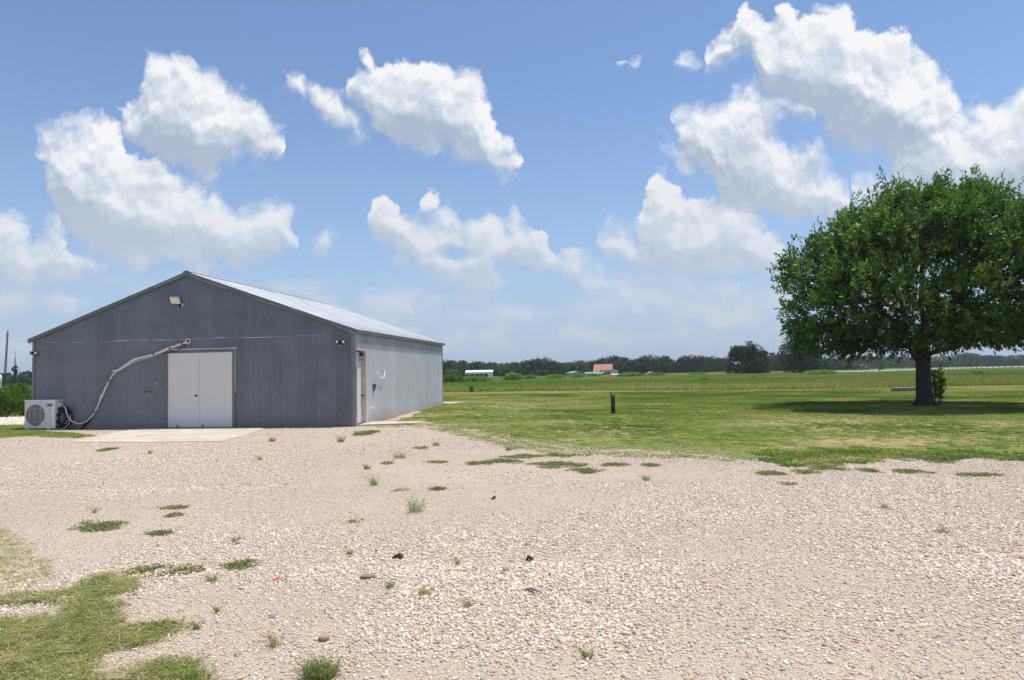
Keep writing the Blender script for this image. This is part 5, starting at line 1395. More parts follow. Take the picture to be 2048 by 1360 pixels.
small_shed('low_shed', 'very low pale green roofed shed between the house and the tan roofed shed', 1271, 12, 300, 746.4, 747.6, 'bluegrey', 'greenroof', False, 4)
small_shed('white_cottage', 'tiny white cottage seen under the crown of the big shade tree', 1728, 14, 430, 729, 733.4, 'farwhite', 'farwhite', True, 6)
# leaning mast, vine covered pole, tank, left
D = 230
pb = pt(8.5, 765, D); ptop = pt(15.5, 658, D)
t = thing('radio_mast', 'tall thin leaning grey mast above the trees at the left edge', 'mast', (pb.x, D, 0))
dx = ptop.x - pb.x; zt_ = ptop.z
b = MB()
for k in range(3):
    a = k / 3 * 2 * PI; b.tube([(0.35 * math.cos(a), 0.35 * math.sin(a), 0), (dx + 0.22 * math.cos(a), 0.22 * math.sin(a), zt_ - 1)], 0.09, 5)
n_ = 24
pr = None
for k in range(n_ + 1):
    f = k / n_; r = 0.35 - 0.13 * f; z = (zt_ - 1) * f
    q = [(dx * f + r * math.cos(j / 3 * 2 * PI), r * math.sin(j / 3 * 2 * PI), z) for j in range(3)]
    if pr:
        for j in range(3): b.tube([pr[j], q[(j + 1) % 3]], 0.035, 4)
    pr = q
b.build('lattice', MT['bark_far'], t)
b = MB(); b.tube([(dx, 0, zt_ - 1.2), (dx + 0.08, 0, zt_)], 0.08, 6); b.build('tip', MT['bark_far'], t)
p = pt(9, 750, D)
t = thing('water_tank', 'small white tank at the foot of the leaning mast', 'tank', (p.x, D - 2, 0))
b = MB(); b.tube([(0, 0, 0), (0, 0, 3.3), (0, 0, 4.0), (0, 0, 4.3)], [.55, .55, .5, .1], 14); b.build('shell', MT['farwhite'], t)
D = 180; pb = pt(29.5, 765, D); ptp = pt(28, 716, D)
t = thing('utility_pole', 'vine covered pole with a thin antenna and a guy wire at the left edge', 'pole', (pb.x, D, 0))
b = MB(); b.tube([(0, 0, 0), (0, 0, ptp.z)], [.16, .12], 8); b.build('pole', MT['bark_far'], t)
b = MB(); za = pt(28, 700, D).z; b.tube([(0, 0, ptp.z - .3), (0, 0, za)], 0.05, 5); b.build('antenna', MT['bark_far'], t)
b = MB(); q = pt(46, 752, D); b.tube([(0.1, 0, pt(33, 732, D).z + .6), (q.x - pb.x, 0, q.z)], 0.05, 5); b.build('guy_wire', MT['bark_far'], t)
V, F, tt, C = far_tree_meshes(61, 1.6, ptp.z, 0.3, 1500, lumps=10); V[:, 0] *= 0.8 + 0.5 * np.sin(V[:, 2] * 1.3)
o = npmesh('vine', V, F, MT['leaf_far'], t); setattr_face(o, 'tint', tt)
b = MB(); b.box(.15, .6, -.25, .25, ptp.z - 1.6, ptp.z - .8, bev=.05); b.build('transformer', MT['farwhite'], t)
p = at(48, 800, 0); p = pt(46, 790, 42)
t = thing('meter_post', 'small grey meter box on a white post among the tall weeds', 'post', (p.x, 42, 0))
b = MB(); b.box(.05, .12, -.04, .04, 0, pt(48, 776, 42).z, bev=.005); b.build('post', MT['white_unit'], t)
b = MB(); b.box(-.16, .045, -.1, .1, pt(45, 781, 42).z, pt(45, 773, 42).z, bev=.01); b.build('meter_box', MT['steel'], t)
# fence along the road, right
t = thing('road_fence', 'long low post and rail fence running along the pale road on the right', 'fence', (0, 0, 0))
fa = [(1640, 744.2, 455), (1760, 743.5, 330), (1900, 741.5, 235), (2048, 739.5, 178), (2300, 735, 130)]
P_ = []
for x, y, D in fa: q = pt(x, 740, D); P_.append(Vector((q.x, D, 0)))
tot = [0]
for i in range(len(P_) - 1): tot.append(tot[-1] + (P_[i + 1] - P_[i]).length)
npost = 74
pts = []
for k in range(npost):
    s = tot[-1] * (k / (npost - 1)) ** 0.95
    i = max(j for j in range(len(tot)) if tot[j] <= s + 1e-6); i = min(i, len(P_) - 2)
    q = P_[i].lerp(P_[i + 1], (s - tot[i]) / (tot[i + 1] - tot[i])); pts.append(q)
src = None
for q in pts:
    if src is None:
        b = MB(); b.tube([(0, 0, -0.2), (0, 0, 1.35)], 0.09, 6); src = b.build('post', MT['bark_far'], t); src.location = q
    else:
        c = src.copy(); col.objects.link(c); c.parent = t; c.location = q
for z in (0.55, 1.0):
    b = MB(); b.tube([q + Vector((0, 0, z)) for q in pts], 0.02, 4); b.build('wire', MT['steel'], t)
# the old posts in the lawn
p = at(1226, 828)
t = thing('marker_post', 'weathered dark wooden post strapped beside a taller thin steel post on the lawn', 'post', (p.x, p.y, 0))
k_ = mpp(p.y); 
b = MB(); zt_ = pt(1226, 788.5, p.y).z; b.tube([(0.035, 0, -0.1), (0.03, 0, zt_ * .3), (0.035, 0, zt_ * .7), (0.03, 0, zt_)], [0.068, 0.066, 0.064, 0.06], 10)
b.build('wood_post', MT['wood_old'], t)
b = MB(); zs = pt(1222, 783, p.y).z; b.box(-0.070, -0.045, -0.05, -0.012, -0.1, zs); b.box(-0.046, -0.036, -0.03, 0.0, -0.1, zs - .02); b.build('steel_post', MT['black'], t)
for z in (0.22, 0.42, 0.66):
    b = MB(); b.ring((-0.0, -0.005, z), (0, 0, 1), 0.082, 0.009, 20, 6); b.build('strap', MT['black'], t)
# low stone trough behind the big tree
pa = at(1793, 784); pb = at(1840, 784)
t = thing('stone_trough', 'low grey stone block wall on the lawn behind the big tree trunk', 'stone block', ((pa.x + pb.x) / 2, pa.y, 0))
Wd_ = (pb.x - pa.x) + 0.5; hh_ = 9.0 * mpp(pa.y)
nb_ = 6
rs = random.Random(5)
x = -Wd_ / 2
for k in range(nb_):
    w_ = Wd_ / nb_
    b = MB(); b.box(x + .012, x + w_ - .012, -.2, .2, -0.05, hh_ - .07 - rs.random() * .02, bev=.025); b.build('stone', MT['old_stone'], t); x += w_
b = MB(); b.box(-Wd_ / 2 - .02, Wd_ / 2 + .02, -.24, .24, hh_ - .065, hh_, bev=.015); b.build('cap_stone', MT['stone_light'], t)
# ------------------------------------------------------------------ grass, weeds and loose gravel
def proj(x, y, z=0.0):
    x = np.asarray(x, float); y = np.asarray(y, float)
    dx, dy, dz = x, y, np.asarray(z, float) - EYE
    f = dy * Fv.y + dz * Fv.z + dx * Fv.x
    a = dx * Rv.x + dy * Rv.y + dz * Rv.z; b = dx * Uv.x + dy * Uv.y + dz * Uv.z
    return CXP + FPX * a / f, CYP - FPX * b / f
def frustum_pts(n, y0, y1, rs, power=1.0, margin=0.12):
    """random ground points spread evenly over the visible wedge (power>1 packs them nearer)"""
    u = rs.random(n)
    if power == 1.0: Y = np.sqrt(y0 ** 2 + u * (y1 ** 2 - y0 ** 2))
    else: Y = y0 * (y1 / y0) ** u
    h = (1024 / FPX) * (1 + margin)
    X = (rs.random(n) * 2 - 1) * (Y * h + 1.6)
    return X, Y
def local_barn(X, Y):
    dx, dy = X - FL.x, Y - FL.y
    return dx * E1.x + dy * E1.y, dx * E2.x + dy * E2.y
def not_barn(X, Y, m_=0.1):
    a, b = local_barn(X, Y)
    return ~((a > -m_) & (a < BW + m_) & (b > -m_) & (b < BL + m_))
GX, GY = zip(*gedge)
gravel_edge = lambda px: np.interp(px, [-400, 60, 715] + list(GX), [850, 853, 851] + list(GY))
LFX, LFY = zip(*lawn_far[::-1])
rs = np.random.default_rng(3)
def protos_blades(k, n, h, spread, w, lean, seed, flat=0.0):
    r = np.random.default_rng(seed)
    return [blades(n, h, spread, r, w, lean, flat=flat) for _ in range(k)]
# mown lawn
X, Y = frustum_pts(125000, 13.5, 60, rs, margin=.30)
px, py = proj(X, Y)
ok = (py < gravel_edge(px) + 5 + 46 * (fbm(X * 1.1, Y * 1.1, oct=5, seed=6) - 0.5) + 9 * rs.random(len(X)) ** 3) & (py > np.interp(px, LFX, LFY)) & (px > 716) & not_barn(X, Y)
a_, b_ = local_barn(X, Y); ok &= ~((a_ > BW) & (a_ < BW + 2.1) & (b_ < 1.7)) & ~((a_ > BW) & (a_ < BW + .75) & (b_ < 7.5) & (a_ - BW < 0.75 * (1 - b_ / 8)))
X, Y = X[ok], Y[ok]; n = len(X)
n1 = fbm(X * .35, Y * .35, oct=5, seed=31); n2 = fbm(X * .11, Y * .11, oct=3, seed=32)
bare = fbm(X * .5 + 7, Y * .5, oct=4, seed=33)
px, py = proj(X, Y)
drypatch = 0.8 * np.clip((fbm(X * .3 + 3, Y * .4, oct=5, seed=35) - .57) * 6, 0, 1) + np.exp(-(((px - 1110) / 170) ** 2 + ((py - 807) / 9) ** 2)) + np.exp(-(((px - 960) / 60) ** 2 + ((py - 812) / 7) ** 2)) + .8 * np.exp(-(((px - 1230) / 60) ** 2 + ((py - 834) / 5) ** 2)) + .6 * np.exp(-(((px - 1650) / 130) ** 2 + ((py - 842) / 5) ** 2))
edge = np.clip((py - gravel_edge(px) + 34 * (0.3 + 1.4 * fbm(X * .5, Y * .5, oct=3, seed=36))) / 30, 0, 1)
tint = 0.49 + 1.2 * (n1 - 0.5) + 0.7 * (n2 - .5) + rs.normal(size=n) * 0.06 + 0.34 * np.clip(drypatch, 0, 1.2) + 0.20 * edge
scale = (0.65 + 0.6 * rs.random(n)) * (1 - 0.3 * np.clip(drypatch, 0, 1)) * np.clip(Y / 22, 0.8, 1.6)
keep = (rs.random(n) > 0.55 * np.clip(drypatch, 0, 1)) & (rs.random(n) > 0.75 * edge * (bare > .5))
X, Y, tint, scale = X[keep], Y[keep], tint[keep], scale[keep]
scatter('lawn_grass', protos_blades(6, 30, 0.045, 0.13, 0.006, 1.3, 51, flat=0.35), np.stack([X, Y, gz(X, Y) + 0.004], 1), rs.random(len(X)) * 6.28, scale, tint, MT['grass'], 'short mown green grass with dry tan patches', 'grass')
# cut straw along the dry strip
X, Y = frustum_pts(60000, 38, 75, rs); px, py = proj(X, Y)
SX = [p[0] for p in [(700, 0), (880, 0), (1100, 0), (1500, 0), (1700, 0), (2048, 0), (2300, 0)]]
ok = (py > np.interp(px, SX, [789, 783.5, 781, 779.5, 776.5, 770, 766])) & (py < np.interp(px, SX, [796, 791.5, 789, 784.5, 782.5, 776, 772])) & (px > 890)
X, Y = X[ok], Y[ok]; n = len(X)
scatter('cut_straw', protos_blades(4, 22, 0.05, 0.22, 0.012, 2.0, 52, flat=0.6), np.stack([X, Y, np.full(n, 0.01)], 1), rs.random(n) * 6.28, 0.8 + rs.random(n) * .6, 0.82 + 0.5 * (fbm(X * .6, Y * .6, oct=3, seed=3) - .5) + rs.normal(size=n) * 0.05, MT['grass'], 'strip of dry cut straw between lawn and tall field', 'grass')
# tall field grass
Xs, Ys, Ss = [], [], []
for n_, y0, y1, sc0 in ((26000, 46, 90, 1.0), (26000, 90, 170, 1.3), (26000, 170, 360, 1.9)):
    X, Y = frustum_pts(n_, y0, y1, rs); Xs.append(X); Ys.append(Y); Ss.append(np.full(n_, sc0))
X, Y, S = np.concatenate(Xs), np.concatenate(Ys), np.concatenate(Ss)
px, py = proj(X, Y)
ok = (py < np.interp(px, SX, [790, 783.8, 781.2, 779.6, 776.4, 769.5, 765]) + 1.0) & not_barn(X, Y, 0.6) & ((px > 700) | (px < 70))
ok &= ~((px > 1640) & (py < np.interp(px, [1640, 2048, 2300], [749, 736, 730])))
X, Y, S, px, py = X[ok], Y[ok], S[ok], px[ok], py[ok]; n = len(X)
n1 = fbm(X * .05, Y * .05, oct=5, seed=41); n2 = fbm(X * .22, Y * .22, oct=4, seed=42)
tint = 0.55 + 0.9 * (n1 - .5) + 0.35 * (n2 - .5) + rs.normal(size=n) * .07
front = np.clip((py - 772) / 8, 0, 1)
leftdark = np.exp(-(((px - 960) / 70) ** 2 + ((py - 777) / 5) ** 2))
hh = (0.55 + 0.5 * n2) * (1 - 0.35 * front); tint = tint - 0.02 * front - 0.1 * leftdark
scl = np.stack([S * 1.2, S * 1.2, hh * (0.8 + .4 * rs.random(n))], 1)
scatter('field_grass', protos_blades(6, 46, 0.62, 0.75, 0.022, 0.45, 53), np.stack([X, Y, np.zeros(n)], 1), rs.random(n) * 6.28, scl, tint, MT['grass'], 'rough uncut field grass reaching the far tree line', 'grass')
# belt of tall bright weeds along the far edge of the field
def bright_clump(name, label, px_, py_, wpx, hpx, D, seed, n=900, tint0=0.5, mat='bright', group=None, lw=None, cat='weeds'):
    r = np.random.default_rng(seed); k = mpp(D); W = wpx * k; H = hpx * k
    p = pt(px_, py_, D)
    base_z = 0.0; Hn = max(H, p.z + H * 0.5 if False else H)
    nst = max(14, int(W / 0.5))
    t = thing(name, label, cat, (p.x, D, 0), group=group)
    Ht = pt(px_, py_ - hpx / 2, D).z
    a = r.random(n) * 2 * PI; rr_ = np.sqrt(r.random(n))
    bx, by = W * .5 * rr_ * np.cos(a), min(W * .5, 2.5) * rr_ * np.sin(a)
    prof = (1 - 0.55 * np.abs(bx / (W * .5)) ** 2.2) * (0.7 + 0.45 * fbm(bx * 1.3 + seed, by * 1.3, oct=3, seed=seed))
    z = Ht * prof * (r.random(n) ** 0.6)
    P = np.stack([bx, by, z], 1); D_ = np.stack([np.cos(a * 7), np.sin(a * 7), 0.7 + 0.7 * r.random(n)], 1)
    L = (0.32 + 0.3 * r.random(n)) * max(0.6, min(1.6, D / 100)); Wd = L * 0.16
    V, F = leaves(P, D_, L, Wd, r.random(n) * 6.28, 0.2)
    o = npmesh('leaves', V, F, MT[mat], t); tt = tint0 + r.normal(size=n) * .15; setattr_face(o, 'tint', np.concatenate([tt, tt]))
    b = MB()
    for k_ in range(min(30, nst)):
        i = r.integers(0, n); b.tube([(bx[i] * .9, by[i] * .9, -.05), (bx[i], by[i], max(.2, z[i]))], 0.008 * max(1, D / 60), 4, caps=False)
    b.build('stems', MT['weed_stem'], t)
    return t
bright_clump('tall_weeds', 'dark green tall weeds standing against the far corner of the barn in the field', 905, 762, 50, 22, 110, 1, 1500, 0.05)
bright_clump('tall_weeds', 'long bright green patch of tall weeds below the long white shed', 950, 762, 66, 16, 115, 2, 2200, 0.55)
bright_clump('tall_weeds', 'tall bright green weed clump right of the long white shed, highest in the field', 1026, 757, 36, 18, 130, 3, 1500, 0.65)
bright_clump('tall_weeds', 'bright green weed clump just left of the grey green rounded bush', 1060, 758, 22, 9, 150, 4, 700, 0.55)
bright_clump('tall_weeds', 'bright green weed patch right of the grey green rounded bush', 1110, 757, 40, 9, 150, 5, 1100, 0.6)
bright_clump('tall_weeds', 'yellow green weed patch in front of the small shed with pale green roof', 1153, 754.5, 26, 8, 160, 6, 700, 0.7)
bright_clump('tall_weeds', 'bright green weed patch below the long low green roofed shed', 1185, 753, 34, 6, 190, 7, 700, 0.5)
bright_clump('tall_weeds', 'bright green wide weed patch right of the red roofed house', 1262, 753, 56, 9, 160, 8, 1400, 0.6)
bright_clump('tall_weeds', 'bright green weed patch below the tan roofed shed', 1312, 752, 40, 7, 170, 9, 900, 0.55)
bright_clump('tall_weeds', 'flat bright green weed patch in the field midway between tan roofed shed and tall ragged tree', 1395, 751, 30, 6, 180, 10, 700, 0.6)
bright_clump('tall_weeds', 'dark green spiky weed clump in mid field below the left of the tall ragged tree', 1410, 766, 15, 14, 85, 11, 400, 0.15)
bright_clump('tall_weeds', 'vivid green weed clump in mid field below the tall ragged tree', 1503, 761, 24, 12, 95, 12, 700, 0.8)
bright_clump('tall_weeds', 'pale green weed patch under the left edge of the big shade tree', 1640, 749, 60, 11, 130, 13, 1800, 0.75)
bright_clump('tall_weeds', 'small dark green weed clump in the field right of the big tree trunk', 1958, 754, 14, 14, 90, 14, 350, 0.1)
bright_clump('tall_weeds', 'slim dark weed stalk in the field right of the vivid green clump', 1528, 762, 4, 12, 95, 15, 90, 0.0)
bright_clump('tall_weeds', 'slim dark weed stalk at the edge of the dry strip beside the barn', 943, 780, 4, 13, 62, 16, 90, 0.0)
bright_clump('weed_thicket', 'tall green leafy weed thicket beyond the left wall of the barn', 28, 806, 86, 62, 33.5, 17, 5200, 0.18)
bright_clump('weed_thicket', 'lower thicket of dark weeds at the left edge of the picture', -30, 812, 80, 44, 35, 18, 3000, 0.15)
bright_clump('weed_thicket', 'yellow green weed row further back behind the leafy thicket on the left', 40, 786, 90, 26, 60, 19, 3000, 0.55)

# grass patches on the gravel : masks as polygons in the picture, grown where they stand
def inpoly(px, py, poly):
    x, y = np.asarray(px), np.asarray(py); c = np.zeros(len(x), bool); n = len(poly)
    for i in range(n):
        x1, y1 = poly[i]; x2, y2 = poly[(i + 1) % n]
        cond = (y1 > y) != (y2 > y)
        xi = (x2 - x1) * (y - y1) / ((y2 - y1) if y2 != y1 else 1e-9) + x1
        c ^= cond & (x < xi)
    return c
def patch_pts(poly, dens, seed, wob=6):
    r = np.random.default_rng(seed)
    xs = [p[0] for p in poly]; ys = [p[1] for p in poly]
    cs = [at(x, y) for x in (min(xs), max(xs)) for y in (min(ys), max(ys))]
    x0, x1 = min(c.x for c in cs), max(c.x for c in cs); y0, y1 = min(c.y for c in cs), max(c.y for c in cs)
    n = int((x1 - x0) * (y1 - y0) * dens); X = x0 + r.random(n) * (x1 - x0); Y = y0 + r.random(n) * (y1 - y0)
    px, py = proj(X, Y)
    sc_ = 1420 * 1.6 / np.maximum(py - 745, 20) * 0 + 1
    wx = (fbm(X * 3, Y * 3, oct=4, seed=seed) - .5) * wob * 8; wy = (fbm(X * 3 + 9, Y * 3, oct=4, seed=seed + 1) - .5) * wob * 4
    ok = inpoly(px + wx, py + wy, poly)
    return X[ok], Y[ok]
BL_POLY = [(-60, 1188), (40, 1190), (100, 1196), (150, 1180), (190, 1158), (262, 1162), (278, 1182), (205, 1200), (235, 1218), (248, 1245), (235, 1272), (330, 1252), (372, 1262), (305, 1290), (330, 1318), (385, 1342), (420, 1380), (400, 1440), (-60, 1440)]
X, Y = patch_pts(BL_POLY, 950, 71, 5); n = len(X)
n1 = fbm(X * 1.6, Y * 1.6, oct=4, seed=72)
bare = fbm(X * 1.8 + 30, Y * 1.8, oct=4, seed=78) > 0.63
kp = ~bare; X, Y, n1 = X[kp], Y[kp], n1[kp]; n = len(X)
scatter('corner_grass', protos_blades(8, 13, 0.045, 0.055, 0.0026, 2.3, 74, flat=0.5), np.stack([X, Y, np.full(n, 0.018)], 1), rs.random(n) * 6.28, 0.6 + .7 * rs.random(n), np.where(rs.random(n) < 0.54, 0.86 + rs.normal(size=n) * .08, 0.17 + 1.2 * (n1 - .5) + rs.normal(size=n) * .16), MT['grass'], 'patchy trodden green grass growing over gravel in the lower left corner', 'grass')
# thin dry grass at left edge and scattered wisps
X, Y = patch_pts([(-80, 1060), (30, 1065), (90, 1120), (110, 1165), (20, 1186), (-80, 1186)], 300, 75, 6); n = len(X)
scatter('dry_grass', protos_blades(4, 12, 0.04, 0.05, 0.0022, 2.0, 76, flat=0.5), np.stack([X, Y, np.full(n, 0.018)], 1), rs.random(n) * 6.28, 0.5 + .6 * rs.random(n), 0.75 + rs.normal(size=n) * .12, MT['grass'], 'thin dry straw coloured grass over gravel at the left edge', 'grass')
# strip in front of the condenser and behind it
X, Y = patch_pts([(-80, 852), (50, 848), (60, 862), (150, 868), (190, 872), (160, 878), (60, 874), (0, 878), (-80, 880)], 160, 77, 1); n = len(X)
scatter('side_grass', protos_blades(4, 18, 0.05, 0.10, 0.005, 1.2, 78, flat=0.2), np.stack([X, Y, np.full(n, 0.018)], 1), rs.random(n) * 6.28, 0.6 + .6 * rs.random(n), 0.55 + 1.0 * (fbm(X, Y, oct=3, seed=5) - .5) + rs.normal(size=n) * .1, MT['grass'], 'patchy yellow green grass around the condenser pad', 'grass')
# ragged mat of creeping weed at the gravel and lawn margin
X, Y = patch_pts([(1500, 905), (1700, 900), (1900, 905), (2120, 912), (2120, 930), (1950, 921), (1890, 922), (1850, 912), (1790, 918), (1755, 930), (1690, 924), (1610, 934), (1560, 930), (1530, 918)], 75, 79, 7); n = len(X)
scatter('margin_weeds', protos_blades(5, 26, 0.06, 0.12, 0.008, 1.3, 80, flat=0.4), np.stack([X, Y, np.full(n, 0.018)], 1), rs.random(n) * 6.28, 0.7 + .8 * rs.random(n), 0.46 + 1.3 * (fbm(X * 1.4, Y * 1.4, oct=4, seed=8) - .5) + rs.normal(size=n) * .12, MT['grass'], 'ragged dark green creeping weeds along the margin of lawn and gravel', 'grass')
X, Y = patch_pts([(930, 852), (980, 866), (1030, 882), (1090, 895), (1160, 903), (1250, 909), (1400, 915), (1520, 918), (1520, 925), (1300, 920), (1080, 908), (980, 890), (900, 866), (840, 858), (730, 856), (730, 849), (860, 850)], 70, 81, 2.0); n = len(X)
scatter('margin_dry_grass', protos_blades(4, 16, 0.04, 0.10, 0.006, 1.8, 82, flat=0.5), np.stack([X, Y, np.full(n, 0.018)], 1), rs.random(n) * 6.28, 0.6 + .7 * rs.random(n), 0.72 + 0.9 * (fbm(X, Y, oct=4, seed=9) - .5) + rs.normal(size=n) * .1, MT['grass'], 'thin dry grass on the tan soil along the gravel edge', 'grass')

# single weeds standing on the gravel.  kinds: tuft = upright, mat = flat creeping, dry = straw
WEEDS = [
 (832, 1010, 58, 36, 'tuft', 'largest bright green upright weed in the middle of the gravel'),
 (749, 961, 30, 24, 'tuft', 'upright green weed left of and beyond the largest weed on the gravel'),
 (682, 879, 28, 13, 'tuft', 'green weed tuft on the gravel in front of the right part of the barn front'),
 (872, 889, 28, 9, 'tuft', 'small green tuft on the gravel beyond the flat brown green mat'),
 (843, 898, 30, 7, 'mat', 'small flat brown green mat on the gravel nearest the lawn corner'),
 (545, 880, 26, 9, 'tuft', 'small green tuft on the gravel near the right end of the concrete apron'),
 (735, 868, 44, 10, 'mat', 'flat green weed mat in front of the concrete step'),
 (715, 866, 20, 9, 'tuft', 'little green tuft by the right corner of the barn front'),
 (716, 1047, 42, 7, 'mat', 'thin green creeping weed on the gravel left below the largest weed'),
 (700, 1108, 22, 11, 'tuft', 'tiny green tuft left of the dark curled scrap'),
 (780, 1173, 30, 14, 'tuft', 'small green tuft right of the flat grey stone'),
 (851, 1184, 52, 20, 'dry', 'straw coloured dry tuft right of the small green tuft and flat stone'),
 (937, 1210, 26, 16, 'dry', 'thin dry straw wisp in the middle foreground gravel'),
 (917, 1127, 14, 14, 'dry', 'tiny yellowish upright wisp left of the black scrap'),
 (1018, 898, 32, 9, 'tuft', 'low green tuft at the tip of the tan soil margin'),
 (1292, 957, 30, 13, 'tuft', 'single yellowish tuft on the gravel below the middle of the lawn edge'),
 (1175, 1311, 40, 20, 'tuft', 'small green tuft at the bottom edge of the gravel'),
 (551, 1280, 46, 34, 'dry', 'yellow green upright tuft in the lower left foreground gravel'),
 (642, 1346, 118, 26, 'bush', 'low grey green bushy weed at the bottom edge left of centre'),
 (1769, 1013, 13, 14, 'tuft', 'tiny green sprig on the right part of the gravel'),
 (1887, 1064, 32, 12, 'tuft', 'small low green weed on the far right of the gravel'),
 (193, 1058, 106, 17, 'mat', 'long dark green creeping mat on the left gravel'),
 (182, 1047, 34, 8, 'mat', 'small brown mat touching the upper side of the long mat at left'),
 (348, 1019, 52, 7, 'mat', 'thin brown mat, upper of the pair on the left gravel'),
 (346, 1034, 36, 7, 'mat', 'thin brown mat, lower of the pair on the left gravel'),
 (320, 1071, 48, 9, 'mat', 'small olive mat right of the long creeping mat'),
 (485, 1135, 68, 17, 'mat', 'dark round weed mat standing alone left of the red scrap'),
 (330, 1146, 140, 26, 'mat', 'wide olive brown mat above the grassy lower left corner'),
 (310, 1262, 132, 22, 'mat', 'dark green mat reaching right from the grassy lower left corner'),
 (395, 1256, 26, 16, 'tuft', 'green tuft at the right tip of the mat beside the lower left grass'),
 (385, 1350, 70, 34, 'tuft', 'tall grassy tuft at the bottom right of the lower left grass'),
 (218, 901, 30, 7, 'mat', 'small olive mat just below the concrete apron'),
 (425, 1160, 46, 12, 'tuft', 'loose green weed right of the wide olive brown mat'),
 (470, 1082, 28, 12, 'dry', 'small yellow green wisp on the left gravel above the dark round mat'),
 (190, 1022, 14, 14, 'tuft', 'tiny green sprig above the long creeping mat on the left'),
 (435, 1222, 14, 16, 'tuft', 'tiny green sprig right of the lower left grass'),
 (1090, 914, 170, 8, 'mat', 'longest thin weed streak on the gravel near the lawn edge'),
 (945, 930, 30, 7, 'mat', 'leftmost short weed mat of the row below the lawn corner'),
 (1000, 926, 92, 10, 'mat', 'weed mat second from left in the row below the lawn corner'),
 (1110, 932, 110, 12, 'mat', 'wide weed mat in the row below the lawn edge'),
 (1172, 945, 72, 11, 'mat', 'lowest green weed mat of the row below the lawn edge'),
 (1225, 932, 60, 8, 'mat', 'right end weed mat of the row below the lawn edge'),
 (1300, 933, 40, 6, 'mat', 'short faint weed mat right of the row below the lawn edge'),
 (870, 927, 44, 5, 'mat', 'thin brown mat left of the row below the lawn corner'),
 (805, 984, 30, 7, 'mat', 'flat mat touching the left side of the largest weed'),
 (875, 981, 32, 6, 'mat', 'flat mat just right of the largest weed'),
 (1545, 950, 52, 8, 'mat', 'flat green mat, leftmost of those below the right lawn edge'),
 (1612, 947, 50, 9, 'mat', 'brown green mat left of the broad green mat below the right lawn edge'),
 (1655, 937, 86, 13, 'mat', 'broad green mat below the right lawn edge'),
 (1742, 945, 40, 10, 'mat', 'round green mat right of the broad green mat'),
 (1826, 946, 66, 10, 'mat', 'oval green mat below the big tree'),
 (1843, 920, 96, 17, 'mat', 'thick bright green mat touching the lawn below the big tree'),
 (1962, 953, 84, 8, 'mat', 'long thin brown mat at the far right of the gravel'),
 (1572, 971, 34, 7, 'mat', 'faint thin wisp mat below the leftmost flat green mat'),
 (735, 935, 26, 10, 'tuft', 'faint green tuft above the upright weed left of centre'),
 (778, 927, 24, 7, 'mat', 'small yellowish mat right of the faint green tuft'),
 (800, 912, 50, 12, 'dry', 'faint straw patch on the gravel beyond the thin brown mat'),
 (520, 917, 18, 10, 'dry', 'tiny yellow wisp on the gravel right of the concrete apron'),
 (300, 905, 14, 8, 'tuft', 'tiny green sprig below the middle of the concrete apron'),
 (1410, 772, 10, 12, 'tuft', 'small dark sprig on the field edge above the dry strip'),
]
